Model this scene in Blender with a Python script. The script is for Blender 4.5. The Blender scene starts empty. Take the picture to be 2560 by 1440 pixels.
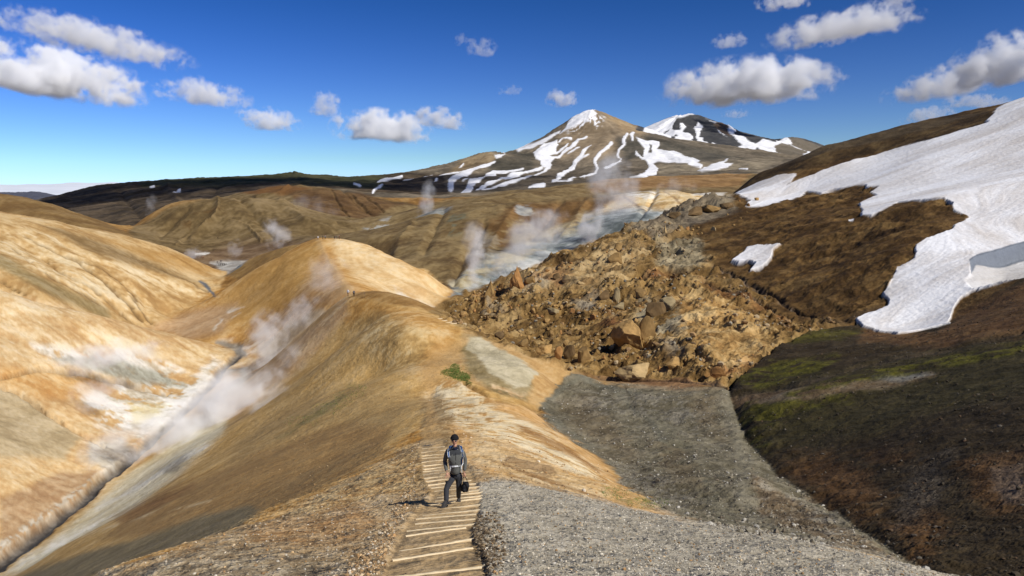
import bpy, bmesh, math, random
import numpy as np
from mathutils import Vector, Matrix, Euler

sc = bpy.context.scene
C = sc.collection
R = math.radians
rng = np.random.default_rng(7)
random.seed(7)

# ------------------------------------------------------------------ camera
F = 1850.0                      # focal length in photo pixels (2560 wide)
PITCH = R(7.54)
cam_d = bpy.data.cameras.new('camera')
cam = bpy.data.objects.new('camera', cam_d)
C.objects.link(cam)
cam.location = (0, 0, 0)
cam.rotation_euler = (math.pi / 2 - PITCH, 0, 0)
cam_d.sensor_width = 36.0
cam_d.lens = 36.0 * F / 2560.0
cam_d.clip_start = 0.1
cam_d.clip_end = 120000
sc.camera = cam
sc.render.resolution_x = 1024
sc.render.resolution_y = 576

# ------------------------------------------------------------------ world and sun
SUN_EL = R(43)
SUN_AZ = R(53)                  # from straight behind the camera towards the right
sun_dir = Vector((math.sin(SUN_AZ) * math.cos(SUN_EL), -math.cos(SUN_AZ) * math.cos(SUN_EL), math.sin(SUN_EL)))
world = bpy.data.worlds.new('World')
sc.world = world
world.use_nodes = True
wn = world.node_tree.nodes
wl = world.node_tree.links
wn.clear()
wo = wn.new('ShaderNodeOutputWorld')
bg = wn.new('ShaderNodeBackground')
sky = wn.new('ShaderNodeTexSky')
sky.sky_type = 'NISHITA'
sky.sun_disc = False
sky.sun_elevation = SUN_EL
sky.sun_rotation = math.atan2(sun_dir.x, sun_dir.y)
sky.altitude = 1200
sky.air_density = 1.0
sky.dust_density = 0.0
sky.ozone_density = 5.0
SKY = 0.09
mxb = wn.new('ShaderNodeMath'); mxb.operation = 'MAXIMUM'
sep = wn.new('ShaderNodeSeparateColor')
com = wn.new('ShaderNodeCombineColor')
hs = wn.new('ShaderNodeHueSaturation')
hs.inputs['Saturation'].default_value = 1.35
wl.new(sky.outputs[0], hs.inputs['Color'])
wl.new(hs.outputs[0], sep.inputs[0])
for i, (gain, p) in enumerate(((0.84, 0.98), (1.22, 1.436), (1.60, 1.84))):   # deep clear-air blue
    a = wn.new('ShaderNodeMath'); a.operation = 'MULTIPLY'; a.inputs[1].default_value = SKY
    b = wn.new('ShaderNodeMath'); b.operation = 'POWER'; b.inputs[1].default_value = p
    c = wn.new('ShaderNodeMath'); c.operation = 'MULTIPLY'; c.inputs[1].default_value = gain
    d = wn.new('ShaderNodeMath'); d.operation = 'MINIMUM'; d.inputs[1].default_value = (0.95, 1.0, 1.05)[i]
    e = wn.new('ShaderNodeMath'); e.operation = 'DIVIDE'; e.inputs[1].default_value = SKY
    wl.new(sep.outputs[i], a.inputs[0]); wl.new(a.outputs[0], b.inputs[0]); wl.new(b.outputs[0], c.inputs[0])
    wl.new(c.outputs[0], d.inputs[0]); wl.new(d.outputs[0], e.inputs[0]); wl.new(e.outputs[0], com.inputs[i])
g12 = wn.new('ShaderNodeMath'); g12.operation = 'MULTIPLY'; g12.inputs[1].default_value = 1.3
wl.new(com.inputs[1].links[0].from_socket, g12.inputs[0]); wl.new(g12.outputs[0], mxb.inputs[0])
wl.new(com.inputs[2].links[0].from_socket, mxb.inputs[1]); wl.new(mxb.outputs[0], com.inputs[2])
wl.new(com.outputs[0], bg.inputs['Color'])
bg.inputs['Strength'].default_value = SKY
wl.new(bg.outputs[0], wo.inputs[0])

sun_d = bpy.data.lights.new('sun', 'SUN')
sun_d.energy = 4.95
sun_d.angle = R(0.53)
sun_d.color = (1.0, 0.95, 0.87)
sun = bpy.data.objects.new('sun', sun_d)
sun.rotation_euler = sun_dir.to_track_quat('Z', 'Y').to_euler()
C.objects.link(sun)

sc.view_settings.view_transform = 'Standard'
sc.view_settings.look = 'None'
sc.view_settings.exposure = 0.0
sc.view_settings.gamma = 1.0
cy = sc.cycles
cy.use_denoising = True
cy.max_bounces = 12
cy.diffuse_bounces = 3
cy.volume_bounces = 10
cy.transparent_max_bounces = 12

# ------------------------------------------------------------------ camera maths
cp, sp = math.cos(PITCH), math.sin(PITCH)

def pix_t(v):
    """tangent of the elevation seen on photo row v"""
    return np.tan(np.arctan((720.0 - np.asarray(v, float)) / F) - PITCH)

def world_of(u, v, D):
    """photo pixel at forward distance D -> world point"""
    a = (u - 1280.0) / F
    b = (720.0 - v) / F
    dy = cp + b * sp
    dz = -sp + b * cp
    k = D / dy
    return np.array([a * k, D, dz * k])

def project(x, y, z):
    yc = y * cp - z * sp
    zc = z * cp + y * sp
    return 1280 + F * x / yc, 720 - F * zc / yc

def hidden(u, D, z):
    yc = D * cp - z * sp
    return np.array([(u - 1280.0) / F * yc, D, z])

# ------------------------------------------------------------------ numpy noise
PERM = rng.permutation(256).astype(np.int32)
PERM = np.concatenate([PERM, PERM])
GA = rng.random(256) * 2 * np.pi
GX, GY = np.cos(GA).astype(np.float32), np.sin(GA).astype(np.float32)

def perlin(x, y, seed=0):
    x = x.astype(np.float64) + seed * 17.31
    y = y.astype(np.float64) + seed * 9.77
    xi = np.floor(x).astype(np.int64)
    yi = np.floor(y).astype(np.int64)
    fx = (x - xi).astype(np.float32)
    fy = (y - yi).astype(np.float32)
    xi &= 255
    yi &= 255
    ux = fx * fx * fx * (fx * (fx * 6 - 15) + 10)
    uy = fy * fy * fy * (fy * (fy * 6 - 15) + 10)
    def g(ix, iy, dx, dy):
        h = PERM[PERM[ix & 255] + (iy & 255)]
        return GX[h] * dx + GY[h] * dy
    a = g(xi, yi, fx, fy)
    b = g(xi + 1, yi, fx - 1, fy)
    c = g(xi, yi + 1, fx, fy - 1)
    d = g(xi + 1, yi + 1, fx - 1, fy - 1)
    return ((a + ux * (b - a)) * (1 - uy) + (c + ux * (d - c)) * uy) * 1.5

def sstep(a, b, x):
    t = np.clip((x - a) / (b - a), 0, 1)
    return t * t * (3 - 2 * t)

# ------------------------------------------------------------------ terrain control points
PTS = []

def L(*pts, n=45.0):
    """a feature line in the photo: (u, v, D), resampled about every n pixels"""
    for (p, q) in zip(pts[:-1], pts[1:]):
        d = math.hypot(q[0] - p[0], q[1] - p[1])
        k = max(1, int(round(d / n)))
        for i in range(k):
            f = i / k
            u = p[0] + (q[0] - p[0]) * f
            v = p[1] + (q[1] - p[1]) * f
            D = math.exp(math.log(p[2]) + (math.log(q[2]) - math.log(p[2])) * f)
            PTS.append(world_of(u, v, D))
    PTS.append(world_of(*pts[-1]))

def P(*pts):
    for p in pts:
        PTS.append(world_of(*p))

def H(*pts):
    """hidden ground: (u, D, z)"""
    for p in pts:
        PTS.append(hidden(*p))

def W(*pts):
    for p in pts:
        PTS.append(np.array(p, float))

# foreground ridge
W((0, 0.8, -1.98), (3, 0.9, -2.3), (-3, 0.9, -2.6), (0, 3.5, -2.9), (3, 3.5, -3.2), (-3.2, 3.5, -3.5), (0, 6.3, -3.9), (4, 6.5, -4.4), (-4.5, 6.5, -5.1), (8, 7, -5.6), (8, 10.5, -6.7),
  (-7, 9, -6.6), (-12, 10.5, -10.5), (13, 12, -9.5), (-16, 17, -16.0))
L((1085, 1430, 8.9), (1120, 1330, 13), (1140, 1265, 17.5), (1110, 1180, 26), (1085, 1110, 38), (1080, 1060, 52), (1072, 1000, 82), (1075, 985, 90), n=60)
L((1330, 1400, 9.6), (1330, 1300, 15), (1300, 1230, 21))
L((800, 1400, 11), (900, 1300, 17), (960, 1220, 26))
L((2350, 1437, 14), (2100, 1372, 16.5), (1900, 1332, 19), (1700, 1303, 22), (1560, 1272, 26))
P((1700, 1400, 12), (2000, 1420, 12), (1600, 1340, 15))
L((250, 1432, 12.5), (450, 1365, 15.5), (600, 1322, 18), (700, 1290, 21.5), (850, 1210, 31), (950, 1160, 38), (1040, 1110, 44))
L((300, 1400, 48), (450, 1340, 48), (600, 1290, 45), (700, 1240, 47))
P((150, 1425, 60), (600, 1200, 65), (850, 1150, 58), (700, 1140, 72), (950, 1080, 68), (850, 1060, 84), (560, 1180, 80), (450, 1210, 88), (300, 1290, 90),
  (150, 1370, 85), (850, 980, 104), (960, 1000, 88), (940, 930, 112), (600, 1050, 130), (750, 950, 142), (700, 1010, 120), (600, 1100, 108), (850, 860, 155), (430, 1150, 122), (800, 900, 152))
# dome 1 and its flanks
L((870, 741, 181), (900, 744, 168), (960, 756, 160), (1040, 778, 152), (1100, 799, 146), (1160, 822, 138), (1200, 836, 131), (1300, 870, 122), (1400, 905, 117), (1430, 932, 112), (1400, 962, 108), (1372, 992, 100), (1350, 1016, 94))
P((1000, 850, 115), (960, 790, 136), (1060, 920, 100), (1120, 880, 112), (920, 830, 140), (1150, 935, 98), (1250, 885, 112), (1250, 950, 97), (1330, 930, 105), (1330, 980, 98))
L((860, 746, 182), (800, 792, 184), (750, 838, 186), (700, 880, 188), (650, 922, 190), (600, 962, 186), (500, 1035, 170), (430, 1090, 152), (330, 1172, 138), (200, 1285, 118), (100, 1365, 106), (0, 1440, 95), (-150, 1530, 82), n=50)
# stream bed on the left
L((-150, 1500, 88), (0, 1405, 103), (200, 1250, 124), (330, 1135, 147), (430, 1050, 167), (520, 970, 195), (570, 905, 222), (600, 868, 243), (592, 860, 250))
# left nose and its crest
L((0, 725, 190), (100, 757, 195), (250, 795, 203), (400, 830, 222), (500, 855, 232), (570, 872, 238))
P((-150, 690, 185), (-150, 900, 152), (-150, 1150, 125))
P((0, 1330, 110), (0, 1200, 120), (0, 1100, 131), (0, 1000, 148), (0, 900, 160), (0, 800, 175), (250, 1150, 140), (250, 1050, 158), (250, 950, 178), (250, 870, 190), (120, 1180, 130), (120, 1000, 155), (120, 870, 175),
  (400, 950, 196), (400, 880, 208), (500, 885, 222), (400, 1020, 176))
H((0, 215, -40), (100, 225, -43), (250, 245, -48), (330, 262, -50), (-150, 205, -36))
# big hill on the left
P((-150, 640, 235), (-150, 560, 290), (-150, 500, 330))
P((0, 700, 240), (0, 620, 270), (0, 560, 300), (200, 770, 252), (200, 700, 272), (200, 630, 305), (350, 790, 276), (350, 720, 300), (350, 650, 340), (450, 760, 308), (450, 700, 336), (100, 735, 236), (100, 640, 285))
L((0, 530, 330), (150, 557, 340), (200, 572, 348), (350, 605, 365), (450, 636, 380), (560, 680, 397))
L((370, 815, 274), (420, 790, 296), (530, 737, 333), (512, 708, 352), (545, 690, 385), (590, 682, 418))
H((0, 430, -35), (200, 450, -40), (350, 470, -43), (480, 480, -46), (-200, 430, -30))
L((-150, 480, 660), (0, 492, 650), (100, 505, 640), (200, 537, 620), (300, 573, 580), (330, 583, 560))
P((0, 515, 560), (150, 545, 540))
H((0, 900, -60), (200, 800, -60), (350, 700, -52))
# second hill with walkers on its top
L((545, 735, 316), (600, 699, 306), (650, 669, 305), (700, 640, 312), (760, 606, 320), (800, 598, 321), (850, 598, 318), (900, 607, 310), (950, 625, 302), (1000, 650, 294), (1060, 682, 284), (1120, 720, 288))
L((545, 736, 316), (480, 768, 300), (420, 793, 288), (370, 816, 274))
P((800, 645, 285), (830, 690, 250), (860, 722, 218), (950, 700, 262), (1000, 740, 250), (1055, 768, 245), (1060, 722, 264), (700, 700, 278), (600, 760, 285), (700, 780, 250), (650, 840, 240), (500, 815, 270), (560, 830, 258),
  (760, 740, 242), (680, 872, 222), (900, 650, 284))
H((760, 207, -41.5), (820, 205, -36.0), (900, 200, -30.5), (1000, 200, -33.0), (1060, 225, -38.5), (760, 215, -40))
H((800, 350, -27), (900, 345, -30), (1000, 335, -36), (700, 350, -34), (1060, 325, -41))
L((570, 692, 402), (620, 650, 388), (700, 622, 382), (760, 612, 376))
H((640, 430, -44), (740, 425, -43), (850, 420, -42), (950, 400, -41))
# creek between the dome and the boulder slope
L((1820, 962, 102), (1700, 950, 112), (1560, 950, 120), (1430, 934, 126))
H((1300, 150, -33.5), (1200, 185, -36.5), (1120, 225, -39), (1080, 250, -40.5))
L((1060, 768, 247), (1100, 745, 272), (1130, 728, 298))
# boulder slope
L((1110, 752, 276), (1180, 738, 262), (1230, 720, 255), (1290, 692, 255), (1400, 645, 272), (1500, 605, 290), (1580, 565, 305), (1640, 548, 325), (1720, 512, 350), (1800, 497, 370), (1850, 487, 385))
P((1430, 900, 137), (1500, 850, 150), (1500, 780, 180), (1450, 720, 215), (1300, 780, 202), (1300, 730, 232), (1200, 780, 232), (1600, 870, 138), (1620, 800, 155), (1650, 740, 180), (1600, 670, 225), (1700, 600, 265),
  (1750, 550, 300), (1780, 745, 166), (1900, 810, 142), (1850, 880, 122), (1780, 905, 116), (1750, 850, 127), (1800, 790, 146), (1700, 760, 165), (1800, 700, 198), (1900, 745, 176), (2000, 790, 154),
  (1900, 650, 215), (2000, 700, 180), (2100, 740, 158), (2100, 650, 190), (2000, 580, 230), (2100, 500, 290), (2200, 640, 172), (2300, 560, 192), (2250, 500, 250), (1900, 530, 300), (2350, 500, 215), (1650, 920, 122), (1520, 910, 130))
L((1820, 962, 102), (1900, 895, 116), (1960, 850, 126), (2050, 820, 134), (2140, 808, 138))
# snowfield and skyline on the right
P((2400, 540, 200), (2560, 540, 190), (2560, 400, 270), (2300, 400, 320), (2200, 430, 330), (2000, 480, 350), (2100, 430, 360), (2560, 620, 165), (2400, 680, 150), (2300, 740, 145), (2300, 810, 134), (2200, 805, 138),
  (2560, 700, 135), (2400, 790, 130), (2450, 460, 240), (2560, 320, 320), (2400, 340, 350), (2780, 500, 190), (2780, 330, 270), (2780, 650, 140))
L((1850, 470, 420), (1900, 432, 420), (2050, 370, 420), (2200, 332, 415), (2300, 312, 405), (2460, 283, 390), (2560, 250, 380), (2760, 190, 360))
P((2000, 425, 385), (1880, 465, 398), (2200, 385, 380), (2350, 330, 372))
H((1900, 500, -8), (2200, 560, 20), (2500, 560, 30), (1850, 560, -10), (2100, 700, 0), (2500, 900, 0))
# slope on the lower right
L((2340, 1440, 24), (2200, 1345, 34), (2080, 1265, 45), (1950, 1180, 60), (1870, 1090, 76), (1830, 1010, 92), (1820, 962, 102))
P((2560, 1440, 25), (2560, 1300, 32), (2560, 1150, 42), (2560, 1000, 57), (2560, 850, 83), (2560, 780, 103), (2300, 1250, 41), (2300, 1100, 55), (2300, 950, 79), (2300, 870, 99), (2100, 1100, 65), (2050, 950, 89),
  (2100, 860, 114), (1950, 1000, 84), (2420, 1400, 27), (2780, 1300, 28), (2780, 1000, 50), (2780, 800, 88))
# grey scree fan
P((2100, 1362, 26), (1900, 1318, 34), (1750, 1288, 40), (1900, 1200, 50), (1750, 1150, 62), (1600, 1100, 74), (1650, 1200, 52), (1450, 1060, 84), (1600, 1000, 96), (1750, 985, 97), (1450, 985, 102))
L((1345, 1022, 92), (1380, 1062, 81), (1440, 1105, 72), (1500, 1150, 63), (1570, 1215, 52), (1640, 1262, 44))
# golden flank right of the steps
P((1300, 1100, 50), (1200, 1050, 60), (1300, 1010, 74), (1230, 1010, 80), (1400, 1150, 47), (1300, 1180, 30), (1450, 1220, 31), (1500, 1200, 38), (1200, 1150, 34), (1400, 1085, 62), (1450, 1150, 52))
L((1160, 955, 94), (1220, 985, 90), (1300, 1008, 90))
# valley with steam vents and the hills across it
P((600, 665, 440), (560, 650, 470), (660, 640, 480), (480, 635, 480), (750, 612, 470), (600, 620, 540), (600, 590, 590), (600, 540, 640), (700, 590, 560), (700, 545, 640), (450, 590, 600), (800, 590, 520), (780, 550, 620))
L((310, 578, 660), (350, 560, 680), (420, 530, 700), (520, 500, 710), (600, 492, 705), (680, 499, 720), (760, 515, 715), (830, 545, 680))
H((600, 800, -22), (450, 800, -30), (700, 800, -14))
L((560, 492, 1000), (640, 478, 985), (700, 464, 950), (800, 470, 930), (900, 487, 900), (1000, 507, 850), (1080, 527, 800))
P((900, 545, 720), (980, 540, 710), (860, 572, 610), (800, 500, 820), (900, 515, 800))
L((840, 588, 590), (900, 555, 640), (980, 532, 680), (1080, 523, 730))
H((860, 530, -38), (950, 560, -34), (1040, 600, -27))
L((912, 603, 432), (960, 578, 455), (1010, 557, 482), (1106, 521, 540), (1200, 503, 600), (1300, 484, 660), (1430, 463, 780), (1550, 452, 850), (1700, 442, 900), (1850, 437, 950), (2000, 437, 950))
L((1215, 553, 450), (1294, 516, 500), (1400, 498, 548), (1500, 497, 560), (1560, 487, 560), (1650, 475, 560), (1745, 490, 520))
H((1300, 570, -16), (1450, 640, -8), (1650, 660, -6), (1750, 640, -5))
P((1000, 620, 402), (1100, 600, 420), (1100, 555, 462), (1060, 665, 350), (1200, 620, 392), (1200, 655, 355), (1300, 560, 450), (1300, 620, 395), (1300, 655, 356), (1400, 600, 420), (1400, 540, 490), (1500, 590, 408),
  (1500, 540, 470), (1600, 550, 430), (1600, 510, 500), (1700, 510, 480), (1140, 690, 325))
H((1250, 328, -41), (1350, 345, -38), (1450, 365, -33), (1550, 385, -28), (1650, 420, -23), (1750, 460, -15), (1850, 500, -8))
# dark plateau
L((150, 491, 2200), (200, 472, 2200), (280, 460, 2200), (400, 452, 2200), (600, 446, 2300), (690, 441, 2300), (730, 435, 2300), (770, 440, 2300), (850, 444, 2400), (930, 447, 2500))
P((320, 575, 1000), (400, 545, 1100), (500, 500, 1200), (250, 550, 1150), (200, 525, 1400), (640, 468, 1500), (400, 500, 1500), (300, 500, 1600), (1000, 460, 1900), (1060, 480, 1500), (1100, 500, 1250), (950, 470, 1500), (850, 462, 1500))
H((200, 2900, -60), (600, 3000, -40), (900, 3200, -40))
L((-200, 478, 5000), (0, 483, 5000), (70, 480, 5000), (110, 483, 5000), (150, 491, 5000))
# mountains
L((950, 444, 2600), (980, 434, 2600), (1010, 434, 2600), (1040, 440, 2650), (1065, 437, 2700), (1110, 434, 2700), (1130, 415, 2650), (1150, 400, 2600), (1185, 386, 2600), (1215, 378, 2600), (1238, 390, 2680), (1270, 380, 2900), (1300, 375, 3000),
  (1350, 353, 3100), (1395, 332, 3250), (1412, 314, 3300), (1430, 297, 3350), (1455, 283, 3380), (1480, 273, 3400), (1510, 282, 3400), (1560, 307, 3350), (1600, 325, 3300), (1650, 340, 3200), (1700, 352, 3050), (1750, 369, 2800), (1800, 386, 2700), (1850, 396, 2500), (1950, 402, 2400), (2050, 405, 2400), n=25)
L((1130, 500, 1300), (1250, 483, 1400), (1330, 470, 1480), (1450, 458, 1500), (1600, 447, 1500), (1750, 438, 1550), (1850, 432, 1600), (2000, 430, 1600))
P((1400, 400, 2600), (1480, 405, 2500), (1600, 400, 2450), (1300, 420, 2250), (1200, 450, 1900), (1500, 440, 1900), (1650, 420, 2100), (1480, 340, 3050), (1800, 412, 2150), (1400, 440, 1900), (1380, 360, 2900), (1580, 350, 2900), (1200, 415, 2350))
L((1610, 333, 5200), (1640, 313, 5400), (1690, 291, 5500), (1735, 290, 5500), (1755, 301, 5480), (1785, 316, 5400), (1798, 310, 5400), (1815, 318, 5400), (1850, 335, 5400), (1900, 347, 5300), (1940, 351, 5250), (1965, 346, 5200), (1990, 344, 5200), (2020, 354, 5150), (2055, 372, 5000), (2150, 410, 5000), n=20)
H((1500, 4300, 120), (1650, 4000, 150), (1350, 4200, 60), (1200, 3600, 20), (1000, 3600, -20))
P((1850, 388, 3900), (1950, 397, 3700), (2000, 398, 3700))
H((1500, 6000, 60), (1800, 7500, 60), (2100, 7000, 40), (900, 5000, -60), (500, 5000, -60), (1200, 5500, -60))
H(*[(u, 8800, -100) for u in range(-200, 2800, 250)])
H(*[(u, 6500, -90) for u in (-100, 200, 500, 800, 1100)])

PTS = np.array(PTS)

# ------------------------------------------------------------------ thin plate surface over (x/D, ln D)
ps = PTS[:, 0] / PTS[:, 1]
pr = np.log(PTS[:, 1])
pt = (PTS[:, 2] + 1.7) / PTS[:, 1]
def phi(r2):
    return 0.5 * r2 * np.log(r2 + 1e-12)
n = len(ps)
A = np.zeros((n + 3, n + 3))
r2 = (ps[:, None] - ps) ** 2 + (pr[:, None] - pr) ** 2
A[:n, :n] = phi(r2) + np.eye(n) * 2e-5
A[:n, n] = 1; A[:n, n + 1] = ps; A[:n, n + 2] = pr
A[n:, :n] = A[:n, n:].T
coef = np.linalg.solve(A, np.concatenate([pt, [0, 0, 0]]))

S0, S1, NS = -0.90, 0.90, 1301
R0, R1_, NR = math.log(1.0), math.log(9000.0), 2300
cs, cr = np.linspace(S0, S1, 361), np.linspace(R0, R1_, 900)
coarse = np.zeros((len(cr), len(cs)))
for i, rr in enumerate(cr):
    d2 = (cs[:, None] - ps) ** 2 + (rr - pr) ** 2
    coarse[i] = phi(d2) @ coef[:n] + coef[n] + coef[n + 1] * cs + coef[n + 2] * rr

def cubic_up(a, x_new, axis):
    """Catmull-Rom resampling of array a along axis at fractional indices x_new"""
    a = np.moveaxis(a, axis, 0)
    i = np.floor(x_new).astype(int)
    f = (x_new - i)
    m = a.shape[0] - 1
    g = lambda k: a[np.clip(i + k, 0, m)]
    f = f.reshape((-1,) + (1,) * (a.ndim - 1))
    o = 0.5 * ((2 * g(0)) + (-g(-1) + g(1)) * f + (2 * g(-1) - 5 * g(0) + 4 * g(1) - g(2)) * f ** 2 + (-g(-1) + 3 * g(0) - 3 * g(1) + g(2)) * f ** 3)
    return np.moveaxis(o, 0, axis)

gs = np.linspace(S0, S1, NS)
gr = np.linspace(R0, R1_, NR)
T = cubic_up(coarse, (gs - S0) / (S1 - S0) * (len(cs) - 1), 1)
T = cubic_up(T, (gr - R0) / (R1_ - R0) * (len(cr) - 1), 0)
Dg = np.exp(gr)[:, None] * np.ones((1, NS))
X = gs[None, :] * Dg
Y = Dg
Z = T * Dg - 1.7


# ------------------------------------------------------------------ noise fields on the grid (band limited, in world metres)
U, V = project(X, Y, Z)

def field(seed, lo=0.0022, hi=0.16, H=0.5, ridged=False, lam0=0.02, sy=1.0):
    """octaves of world-space noise whose wavelength lies between lo*D and hi*D; amplitude grows as (lam/D)^H"""
    out = np.zeros((NR, NS), np.float32)
    lam = lam0
    k = 0
    Dr = np.exp(gr)
    while lam < 2500:
        rel = lam / Dr
        w = sstep(lo, lo * 2, rel) * (1 - sstep(hi * 0.6, hi, rel))
        rows = np.nonzero(w > 0)[0]
        if len(rows):
            a, b = rows[0], rows[-1] + 1
            p = perlin(X[a:b] / lam, Y[a:b] / lam * sy, seed + k)
            if ridged:
                p = 0.6 - 2 * np.abs(p)
            amp = (w[a:b] * (rel[a:b] / hi) ** H).astype(np.float32)
            out[a:b] += p * amp[:, None]
        lam *= 2.0
        k += 1
    return out

NA = field(1, hi=0.12, H=0.35)
NB = field(31, hi=0.22, H=0.7)
NF = field(61, lo=0.0018, hi=0.02, H=0.1)
NG = field(91, lo=0.0035, hi=0.08, H=0.85, ridged=True)
NH = field(121, lo=0.0025, hi=0.08, H=0.95)
NP = field(151, lo=0.0025, hi=0.09, H=0.55)
for q in (NA, NB, NF, NH, NP):
    q /= q.std() * 2.2
NG -= NG.mean(); NG /= NG.std() * 2.2

# flow direction (downhill) of the smooth surface, in grid units
dS = gs[1] - gs[0]
dR = gr[1] - gr[0]
gy_, gx_ = np.gradient(Z)
zx = gx_ / dS / Dg
zy = (gy_ / dR) / Dg - gs[None, :] * zx
gm = np.sqrt(zx * zx + zy * zy) + 1e-6
dirx, diry = -zx / gm, -zy / gm
SLOPE = gm
fs = ((dirx - gs[None, :] * diry) / dS).astype(np.float32)
fr = (diry / dR).astype(np.float32)

def lic(src, length=0.05, steps=11):
    """smear a field along the fall line"""
    out = src.copy()
    h = length / steps
    ii, jj = np.meshgrid(np.arange(NR, dtype=np.float32), np.arange(NS, dtype=np.float32), indexing='ij')
    for sgn in (-1, 1):
        pi, pj = ii.copy(), jj.copy()
        for k in range(steps):
            a = np.clip(pi + 0.5, 0, NR - 1).astype(np.int32)
            b = np.clip(pj + 0.5, 0, NS - 1).astype(np.int32)
            pi += sgn * h * fr[a, b]
            pj += sgn * h * fs[a, b]
            a = np.clip(pi + 0.5, 0, NR - 1).astype(np.int32)
            b = np.clip(pj + 0.5, 0, NS - 1).astype(np.int32)
            out += src[a, b]
    out /= (2 * steps + 1)
    return out / (out.std() * 2.2)

SA = lic(NF * 0.85 + NP * 0.3, 0.018, 6)
SB = lic(NA * 0.5 + NH * 0.5, 0.10, 13)
SG = lic(NP, 0.07, 12)

# ------------------------------------------------------------------ painting and sculpting helpers
COL = np.zeros((NR, NS, 3), np.float32)
GRIT = np.zeros((NR, NS), np.float32)        # how stony the ground is (bump strength)
SNOW = np.zeros((NR, NS), np.float32)
DZ = np.zeros((NR, NS), np.float32)
lnD = gr

def rows_of(Dr):
    a = np.searchsorted(lnD, math.log(Dr[0]))
    b = np.searchsorted(lnD, math.log(Dr[1]))
    return a, min(b, NR)

def mask_poly(poly, Dr, feather=10, warp=8, wf=None):
    """(row slice, column slice, soft mask) of a photo polygon lying on the ground between two distances"""
    a, b = rows_of(Dr)
    P_ = np.array(poly, float)
    mrg = feather + warp * 2
    us = (P_[:, 0].min() - mrg, P_[:, 0].max() + mrg)
    uu, vv = U[a:b], V[a:b]
    cols = np.nonzero(((uu > us[0]) & (uu < us[1])).any(0))[0]
    if not len(cols):
        return None
    c0, c1 = cols[0], cols[-1] + 1
    w1 = NA if wf is None else wf
    x = (U[a:b, c0:c1] + warp * w1[a:b, c0:c1]).astype(np.float32)
    y = (V[a:b, c0:c1] + warp * 0.7 * NB[a:b, c0:c1]).astype(np.float32)
    inb = (x > us[0]) & (x < us[1]) & (y > P_[:, 1].min() - mrg) & (y < P_[:, 1].max() + mrg)
    m = np.zeros(x.shape, np.float32)
    xs, ys = x[inb], y[inb]
    if xs.size == 0:
        return None
    d2 = np.full(xs.shape, 1e12, np.float32)
    ins = np.zeros(xs.shape, bool)
    k = len(P_)
    for i in range(k):
        x0, y0 = P_[i]
        x1, y1 = P_[(i + 1) % k]
        ex, ey = x1 - x0, y1 - y0
        t = np.clip(((xs - x0) * ex + (ys - y0) * ey) / (ex * ex + ey * ey + 1e-9), 0, 1)
        d2 = np.minimum(d2, (xs - x0 - t * ex) ** 2 + (ys - y0 - t * ey) ** 2)
        if y0 != y1:
            c = ((y0 > ys) != (y1 > ys)) & (xs < (x1 - x0) * (ys - y0) / (y1 - y0) + x0)
            ins ^= c
    sd = np.sqrt(d2) * np.where(ins, 1, -1)
    m[inb] = sstep(-feather, feather, sd) if feather > 0 else (sd > 0)
    return slice(a, b), slice(c0, c1), m

def mask_strip(pts, Dr, feather=4, warp=4, wf=None):
    """the same for a polyline of (u, v, half width)"""
    a, b = rows_of(Dr)
    P_ = np.array(pts, float)
    mrg = P_[:, 2].max() + feather + warp * 2
    us = (P_[:, 0].min() - mrg, P_[:, 0].max() + mrg)
    cols = np.nonzero(((U[a:b] > us[0]) & (U[a:b] < us[1])).any(0))[0]
    if not len(cols):
        return None
    c0, c1 = cols[0], cols[-1] + 1
    w1 = NA if wf is None else wf
    x = U[a:b, c0:c1] + warp * w1[a:b, c0:c1]
    y = V[a:b, c0:c1] + warp * 0.7 * NB[a:b, c0:c1]
    best = np.full(x.shape, -1e9, np.float32)
    for p, q in zip(P_[:-1], P_[1:]):
        ex, ey = q[0] - p[0], q[1] - p[1]
        t = np.clip(((x - p[0]) * ex + (y - p[1]) * ey) / (ex * ex + ey * ey + 1e-9), 0, 1)
        d = np.hypot(x - p[0] - t * ex, y - p[1] - t * ey)
        best = np.maximum(best, p[2] + (q[2] - p[2]) * t - d)
    return slice(a, b), slice(c0, c1), sstep(-feather, feather, best).astype(np.float32)

def ramp(w, stops):
    """w in 0..1 -> colour through evenly spaced stops"""
    st = np.array(stops, np.float32)
    k = len(st) - 1
    f = np.clip(w, 0, 1) * k
    i = np.minimum(f.astype(np.int32), k - 1)
    f = (f - i)[..., None]
    return st[i] * (1 - f) + st[i + 1] * f

def paint(mk, stops, s=0.35, n=0.2, b=0.0, f=0.3, op=1.0, patch=None, grit=None, bias=0.5):
    """lay a colour ramp into a mask; s/n/b/f: how far streaks, noise, broad noise and fine grain move along the ramp"""
    if mk is None:
        return
    r, c, m = mk
    if patch is not None:
        fld, th, soft = patch
        m = m * sstep(th - soft * 0.45, th + soft * 0.45, fld[r, c] * 0.7 + NP[r, c] * 0.5)
    w = bias + 0.32 * s * SA[r, c] + (n + 0.16) * NP[r, c] + (0.35 * b + 0.05 * s) * SB[r, c] + 0.12 * NH[r, c] + f * NF[r, c]
    w = 0.5 + 0.5 * np.tanh(1.8 * (w - 0.5))
    m = (m * op)[..., None]
    COL[r, c] = COL[r, c] * (1 - m) + ramp(w, stops) * m
    if grit is not None:
        GRIT[r, c] = GRIT[r, c] * (1 - m[..., 0]) + grit * m[..., 0]

def full(Dr):
    a, b = rows_of(Dr)
    return slice(a, b), slice(0, NS), np.ones((b - a, NS), np.float32)

def push(mk, dz, rel=False):
    """raise the ground inside a mask by dz metres (array or number)"""
    if mk is None:
        return
    r, c, m = mk
    if callable(dz):
        dz = dz(r, c)
    DZ[r, c] += m * (dz * Dg[r, c] if rel else dz)

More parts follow.
